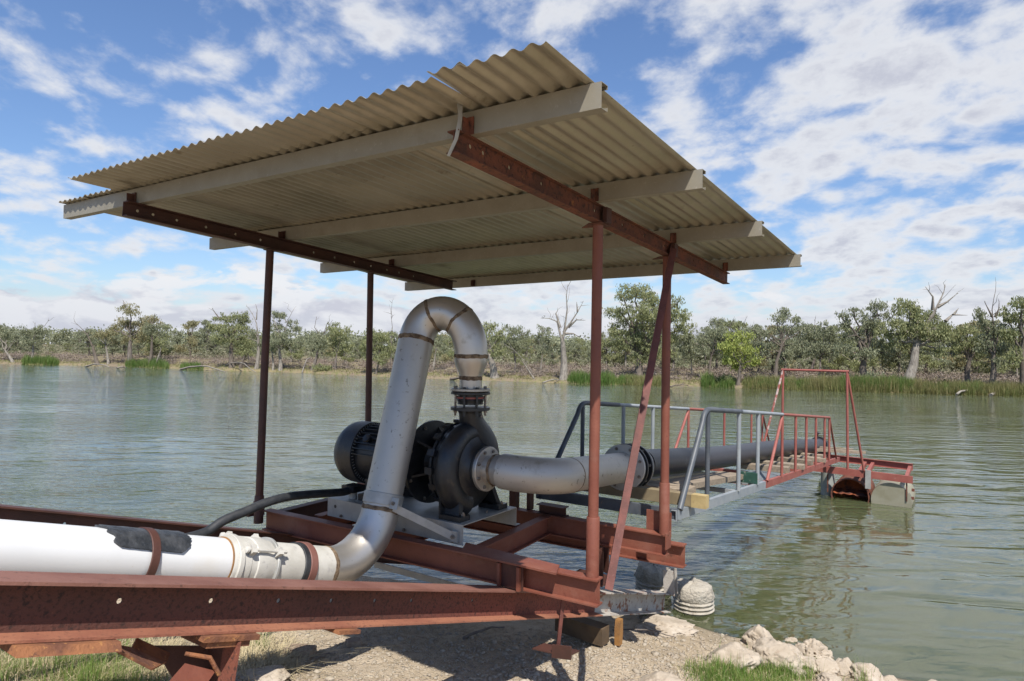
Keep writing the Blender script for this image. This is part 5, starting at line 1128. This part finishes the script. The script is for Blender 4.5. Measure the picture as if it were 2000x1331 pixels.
def bank_spots(ranges, o0, o1, clump=.0):
    def f(rng, n):
        tot = sum(b - a for a, b, *_ in ranges); P = []; H = []
        for a, b, *hh in ranges:
            k = int(n * (b - a) / tot); xs = rng.uniform(a, b, k)
            for x in xs:
                q = bankp(x, rng.uniform(o0, o1)); e = min(1, min(x - a, b - x) / 12 + .35)
                P.append((q.x, q.y, q.z - .03)); H.append(e * (hh[0] if hh else 1) * (1 + .45 * noise.noise(Vector((x * .05, a, 0)))))
        return np.array(P), np.array(H)
    return f
blades('reed_bed', REED, bank_spots([(42, 116, 1.1), (248, 335, 1.0), (355, 398, .75), (1110, 1205, 1.0), (1205, 1240, .7), (1370, 1400, 1.2), (1400, 1440, .8)], -.25, 1.6), 9000, .45, .95, .028, 'dark green clumps of reeds at the far waterline', 'reeds', 1)
blades('reed_bed', YREED, bank_spots([(1215, 1300, .7), (1452, 1560, .85), (1560, 1760, 1.0), (1760, 2060, .9)], -.35, 1.8), 22000, .4, .95, .026, 'long yellowing green reed bed along the right part of the far waterline', 'reeds', 2)
blades('reed_bed', REED, bank_spots([(1480, 1600, .7), (1640, 1790, 1.0), (1800, 1930, .7)], -.1, 1.9), 9000, .5, 1.0, .026, 'fresh green patches within the long right hand reed bed', 'reeds', 3)
blades('bank_grass', YREED, bank_spots([(-100, 2100, 1)], .1, 5), 26000, .06, .22, .04, 'short yellow grass on the far bank', 'grass', 4, lean=.6)
UNDER = leafmat('dim_undergrowth', (.20, .215, .12), (.21, .19, .13), (.26, .25, .16), .5, .25)
def mounds(name, mat, n, o0, o1, rmin, rmax, hf, per, size, label, cat, seed, flat=1.0):
    rng = np.random.default_rng(seed); C = []
    for _ in range(n):
        px = rng.uniform(-130, 2130); off = rng.uniform(o0, o1)
        if noise.noise(Vector((px * .018, off * .25, seed))) < -.22: continue
        P = bankp(px, off); r = rng.uniform(rmin, rmax); k = int(per * (r / rmax) ** 1.6) + 6
        d = rng.normal(size=(k, 3)); d /= np.linalg.norm(d, axis=1)[:, None]; d[:, 2] = abs(d[:, 2]); rad = rng.uniform(.2, 1.1, k)[:, None]
        C.append(np.array(P) + d * rad * np.array([r, r, r * hf]))
    C = np.concatenate(C); n = len(C); a1 = rng.normal(size=(n, 3)) * np.array([1, 1, flat]); a1 /= np.linalg.norm(a1, axis=1)[:, None]; a2 = np.cross(a1, rng.normal(size=(n, 3))); a2 /= np.linalg.norm(a2, axis=1)[:, None]
    L = size * rng.uniform(.5, 1.4, n)[:, None]; V, Fc = quads(C, a1 * L, a2 * L * .3)
    tag(npmesh(name, V, Fc, mat, loc=C.mean(0)), label, cat, kind='stuff')
mounds('undergrowth', UNDER, 1500, 13, 70, .7, 1.8, .95, 110, .11, 'dim brown green undergrowth between the far trees', 'undergrowth', 7)
mounds('dry_scrub', SCRUB, 2300, 2.6, 16, .25, .75, .85, 90, .055, 'dry brown knee high scrub under the far trees', 'scrub', 5)
mounds('dry_scrub', SCRUB, 700, 1.6, 4.5, .2, .5, .8, 70, .045, 'dry brown scrub right behind the reeds', 'scrub', 6)
# driftwood at the far waterline
LOGS = [((168, 716), (215, 718), 3, 'pale driftwood log at the water below the pale forked gum'), ((228, 719), (246, 718), 3, 'short bleached log at the left end of the second reed clump'), ((352, 722), (440, 727), 3.5, 'long bleached fallen trunk at the water right of the small reeds'),
        ((425, 720), (500, 728), 2.5, 'thin fallen branch below the broad leafy gum'), ((590, 728), (603, 716), 2.5, 'short pale log leaning on the bank left of the middle post'), ((680, 730), (712, 728), 3, 'dark snag at the water beside the middle post'),
        ((880, 741), (935, 743), 5, 'heap of dark driftwood under the pipe reducer'), ((1060, 748), (1102, 745), 3, 'pale log at the foot of the big dead tree'), ((1310, 756), (1345, 754), 2.5, 'small dark snag in the water near the far right post'),
        ((1868, 771), (1925, 767), 4, 'grey driftwood trunk in front of the right reeds'), ((1935, 772), (1985, 768), 5, 'bleached fallen trunk at the right end of the reeds')]
for i, (p, q, w, lab) in enumerate(LOGS):
    rnd = random.Random(i); a = atz(*p, WATER + .06); b = atz(*q, WATER + .10); k = a.y / F; m = MB()
    limb(m, rnd, a, b, w * k * .6, w * k * .25, 7, .045, 6)
    for _ in range(4):
        s = a.lerp(b, rnd.uniform(.2, .95)); limb(m, rnd, s, s + Vector((rnd.gauss(0, .4), rnd.gauss(0, .3), rnd.uniform(.08, .35))), w * k * .15, .01, 4, .1, 3)
    tag(m.build('driftwood', PBARK if i not in (5, 6, 8) else DBARK, loc=a, smooth=60), lab, 'driftwood', 'driftwood along the far bank')
# low leafy bushes on the far bank
for i, (x, off, cl, lf, lab) in enumerate([(440 + 0, 1.2, [(436, 722, 10, 4)], L1, 'low grey bush right of the fallen trunk on the far bank'), (640, 1.5, [(628, 716, 10, 6), (642, 719, 8, 5)], L0, 'low green bush left of the middle post'), (905, 1.8, [(915, 738, 14, 4)], L1, 'low dark bush at the water below the reducer'),
        (1415, .6, [(1410, 742, 18, 7), (1425, 738, 10, 7)], L0, 'dark green bush in front of the bright green tree'), (1838, 1.2, [(1836, 748, 14, 9), (1852, 752, 12, 8)], pmat('dry_bush', (.17, .125, .09), (.22, .17, .12), 4, rough=.8), 'twiggy dry brown bush standing in the right reeds'), (1700, 2.5, [(1705, 732, 16, 6)], L1, 'small grey shrub at the foot of the dark trunked gum')]):
    gum(x, off, 2, (cl[0][0], cl[0][1]), cl, lf, BARK, lab, name='bush', cat='bush', seed=60 + i, dens=1.6)

# ================================================================== NEAR BANK DETAIL
def gp(px, py):
    z = -1.9
    for _ in range(30):
        P = atz(px, py, z); a, b = AB(P); z2 = gz(a, b)
        if abs(z2 - z) < .001: break
        z = lerp(z, z2, .5)
    return Vector((P.x, P.y, z))
def rock(px, py, rx, ry, label, seed, mat=ROCK, sq=.75, pit=.0, name='rock', group='pale rocks at the near water edge', up=0.25):
    P = gp(px, py + ry * .6); k = P.dot(FW) / F; r = rx * k; h = ry * k * 1.05; bm = bmesh.new(); bmesh.ops.create_icosphere(bm, subdivisions=5, radius=1)
    vs = []; 
    for v in bm.verts:
        d = v.co.normalized(); q = d * 2.0 + Vector((seed * 3.1, seed, 0))
        cell = noise.noise(d * 1.3 + Vector((seed, 0, 0))) * .34 + noise.noise(q * 1.6) * .16 + (.5 - abs(noise.noise(q * 2.6))) * .12 - .06 + noise.noise(q * 4.5) * .08 + noise.noise(q * 11) * .035
        if pit: cell -= pit * max(0, noise.noise(q * 3.6) - .12) * 1.6 + pit * .3 * abs(noise.noise(q * 8))
        # facets: flatten against a few planes
        rad = 1 + cell
        for j in range(6):
            n = Vector((math.sin(seed * 1.7 + j * 2.1), math.cos(seed * 2.3 + j * 1.3), math.sin(j * 1.9 + seed))).normalized(); dd = d.dot(n)
            if dd > .2: rad = min(rad, (.80 + .03 * noise.noise(q * 7)) / dd)
        v.co = Vector((d.x * r, d.y * r * .85, d.z * h)) * rad
    me_v = [P + ZZ * (h * up) + v.co for v in bm.verts]; fs = [tuple(v.index for v in f.verts) for f in bm.faces]; bm.free()
    o = MB().add(me_v, fs).build(name, mat, loc=P, smooth=70); tag(o, label, 'rock' if name == 'rock' else 'brick', group); return o
ROCKS = [(1480, 1243, 30, 26, 'squarish pale rock standing highest of the rocks at the water edge', 0), (1514, 1276, 50, 36, 'largest rugged pale rock in front of the squarish one', .0), (1586, 1272, 42, 27, 'deeply pitted grey rock at the water edge', .5),
         (1430, 1283, 52, 26, 'broad low pale rock left of the rock group beside the grass', 0), (1574, 1294, 27, 20, 'rounded rock below the pitted grey rock', 0), (1614, 1301, 28, 19, 'smooth egg shaped rock right of the rounded rock', 0), (1650, 1303, 26, 20, 'angular cream rock between the egg shaped rock and the big right one', 0),
         (1686, 1310, 32, 24, 'big smooth domed rock at the right end of the rock group', 0), (1622, 1326, 26, 12, 'flat pale rock at the bottom edge under the egg shaped rock', 0), (1557, 1312, 18, 12, 'pale rock half hidden in grass below the largest rock', 0), (1738, 1326, 16, 8, 'small pale rock trailing into the water right of the domed rock', 0), (1542, 1256, 20, 15, 'small knobbly rock wedged between the largest and the pitted rock', .4), (1822, 1333, 12, 7, 'lone small wet rock at the bottom right', 0)]
for i, (x, y, rx, ry, lab, pit) in enumerate(ROCKS): rock(x, y, rx, ry, lab, i + 1, pit=pit)
rock(1290, 1334, 46, 18, 'large smooth flat grey stone at the bottom edge right of the post shadow', 31, sq=.4, group=None)
rock(1250, 1204, 7, 6, 'small pale stone on the gravel tip under the white painted girder', 32, group=None)
rock(520, 1318, 50, 16, 'flat pale stone on the straw right of the rusty leg', 33, group=None)
rock(1300, 1222, 56, 14, 'low crumbling gravel lump at the water under the white painted girder', 36, pit=.2, group=None)
def brickblock(px, py, sx, sy, sz, ang, lab, seed):
    P = gp(px, py); bm = bmesh.new(); bmesh.ops.create_cube(bm, size=1); bmesh.ops.subdivide_edges(bm, edges=bm.edges, cuts=7, use_grid_fill=True)
    c, s_ = math.cos(ang), math.sin(ang); vs = []
    for v in bm.verts:
        q = v.co.copy(); m_ = max(abs(q.x), abs(q.y), abs(q.z)); l = q.length
        q *= 1 - .06 * max(0, l / .7 - .8); q = Vector((q.x * sx, q.y * sy, q.z * sz)); q += Vector((1, 1, 1)) * .006 * noise.noise(v.co * 5 + Vector((seed, 0, 0)))
        vs.append(P + Vector((q.x * c - q.y * s_, q.x * s_ + q.y * c, q.z + sz * .35)))
    fs = [tuple(v.index for v in f.verts) for f in bm.faces]; bm.free()
    tag(MB().add(vs, fs).build('brick', BRICK, loc=P, smooth=40), lab, 'brick')
brickblock(585, 1283, .20, .10, .075, -.2, 'dusty brown brick half in shade on the gravel right of the rusty leg', 1)
brickblock(690, 1262, .10, .08, .05, .4, 'broken brick piece in the shade under the near girder', 2)
for (p, q, w, lab) in (((610, 1292), (655, 1280), .010, 'thin dead stick lying right of the brown brick'), ((905, 1250), (985, 1228), .012, 'dark stick lying in the shade below the near girder'), ((1196, 1234), (1320, 1248), .007, 'long thin pale stick on the gravel near the water')):
    a = gp(*p) + ZZ * .012; b = gp(*q) + ZZ * .012; m = MB(); limb(m, random.Random(3), a, b, w, w * .5, 6, .06, 6); tag(m.build('stick', BARK, loc=a, smooth=60), lab, 'stick')
# timber packing below the girder
o = MB().prism(W(1.24, .92, -2.20), W(1.22, .50, -2.21), rprof(.11, .13), D, up=ZZ).build('timber_block', BROWNW, loc=W(1.23, .6, -2.2)); tag(o, 'dark brown timber block packed under the near girder', 'timber block')
o = MB().prism(W(1.30, .45, -2.22), W(1.30, .41, -2.22), [(-.03, 0), (.02, .0), (.035, .07), (.03, .19), (-.02, .19), (-.035, .12)], D, up=ZZ).build('timber_wedge', OWOOD, loc=W(1.23, .46, -2.2)); tag(o, 'orange sawn timber wedge standing below the end of the red girder', 'timber wedge')

def visible_ground(rng, n, boxes):
    P = []
    while len(P) < n:
        x0, y0, x1, y1 = boxes[rng.integers(len(boxes))]; q = gp(rng.uniform(x0, x1), rng.uniform(y0, y1)); P.append((q.x, q.y, q.z))
    return np.array(P)
def pebbles():
    rng = np.random.default_rng(3); P = visible_ground(rng, 5200, [(440, 1225, 1450, 1345), (440, 1225, 1000, 1345), (1000, 1240, 1420, 1345), (880, 1250, 1400, 1345)])
    bm = bmesh.new(); bmesh.ops.create_icosphere(bm, subdivisions=1, radius=1); iv = np.array([v.co[:] for v in bm.verts]); fi = np.array([[v.index for v in f.verts] for f in bm.faces]); bm.free()
    n = len(P); r = np.exp(rng.normal(math.log(.0062), .55, n)).clip(.003, .03); ang = rng.uniform(0, 6.28, n)
    S = np.stack([r * rng.uniform(.8, 1.5, n), r * rng.uniform(.7, 1.1, n), r * rng.uniform(.4, .8, n)], 1)
    V = iv[None] * S[:, None, :] * (1 + .22 * rng.normal(size=(n, len(iv), 1)))
    c, s = np.cos(ang)[:, None], np.sin(ang)[:, None]; V = np.stack([V[..., 0] * c - V[..., 1] * s, V[..., 0] * s + V[..., 1] * c, V[..., 2]], -1) + P[:, None, :] + np.array([0, 0, .002])
    Fc = (fi[None] + (np.arange(n) * len(iv))[:, None, None]).reshape(-1, 3)
    tag(npmesh('pebbles', V.reshape(-1, 3), Fc, PEB, loc=P.mean(0)), 'loose pale gravel and shell bits on the near bank', 'gravel', kind='stuff')
pebbles()
def grass_spots(boxes, tuft=.05, per=26):
    def f(rng, n):
        c = visible_ground(rng, max(4, n // per), boxes); idx = rng.integers(len(c), size=n); P = c[idx] + np.concatenate([rng.normal(size=(n, 2)) * tuft, np.zeros((n, 1))], 1)
        hf = rng.uniform(.5, 1.15, len(c))[idx]
        for i in range(n):
            a, b = AB(Vector(P[i])); P[i, 2] = gz(a, b) - .004
        return P, hf
    return f
blades('grass', GRASS, grass_spots([(-60, 1262, 130, 1360), (150, 1275, 300, 1370), (130, 1290, 240, 1360)]), 7500, .05, .17, .0040, 'green grass tufts under the near girder at the bottom left', 'grass', 11, lean=.4)
blades('grass', GRASS, grass_spots([(1345, 1300, 1590, 1352), (1380, 1312, 1560, 1360)], .04), 6000, .04, .11, .0036, 'green grass clump in front of the pale rocks', 'grass', 12, lean=.4)
blades('grass', GRASS, grass_spots([(1650, 1322, 1720, 1345), (1500, 1300, 1600, 1330), (505, 1262, 520, 1275), (1380, 1290, 1460, 1320)], .03, 16), 420, .06, .20, .003, 'sparse tall grass stems among the rocks', 'grass', 13, lean=.35)
blades('dry_grass', DRYG, grass_spots([(-60, 1255, 330, 1360), (-20, 1265, 200, 1340)], .09), 20000, .04, .12, .004, 'dry straw coloured grass litter at the bottom left', 'grass', 14, lean=1.6)
blades('dry_grass', DRYG, grass_spots([(455, 1255, 560, 1300), (470, 1270, 540, 1331)], .06), 1500, .05, .13, .004, 'dead straw heap beside the rusty leg', 'grass', 15, lean=2.2)
blades('dry_grass', DRYG, grass_spots([(1345, 1295, 1600, 1352)], .06), 900, .03, .08, .003, 'dry blades mixed into the grass by the rocks', 'grass', 16, lean=1.0)
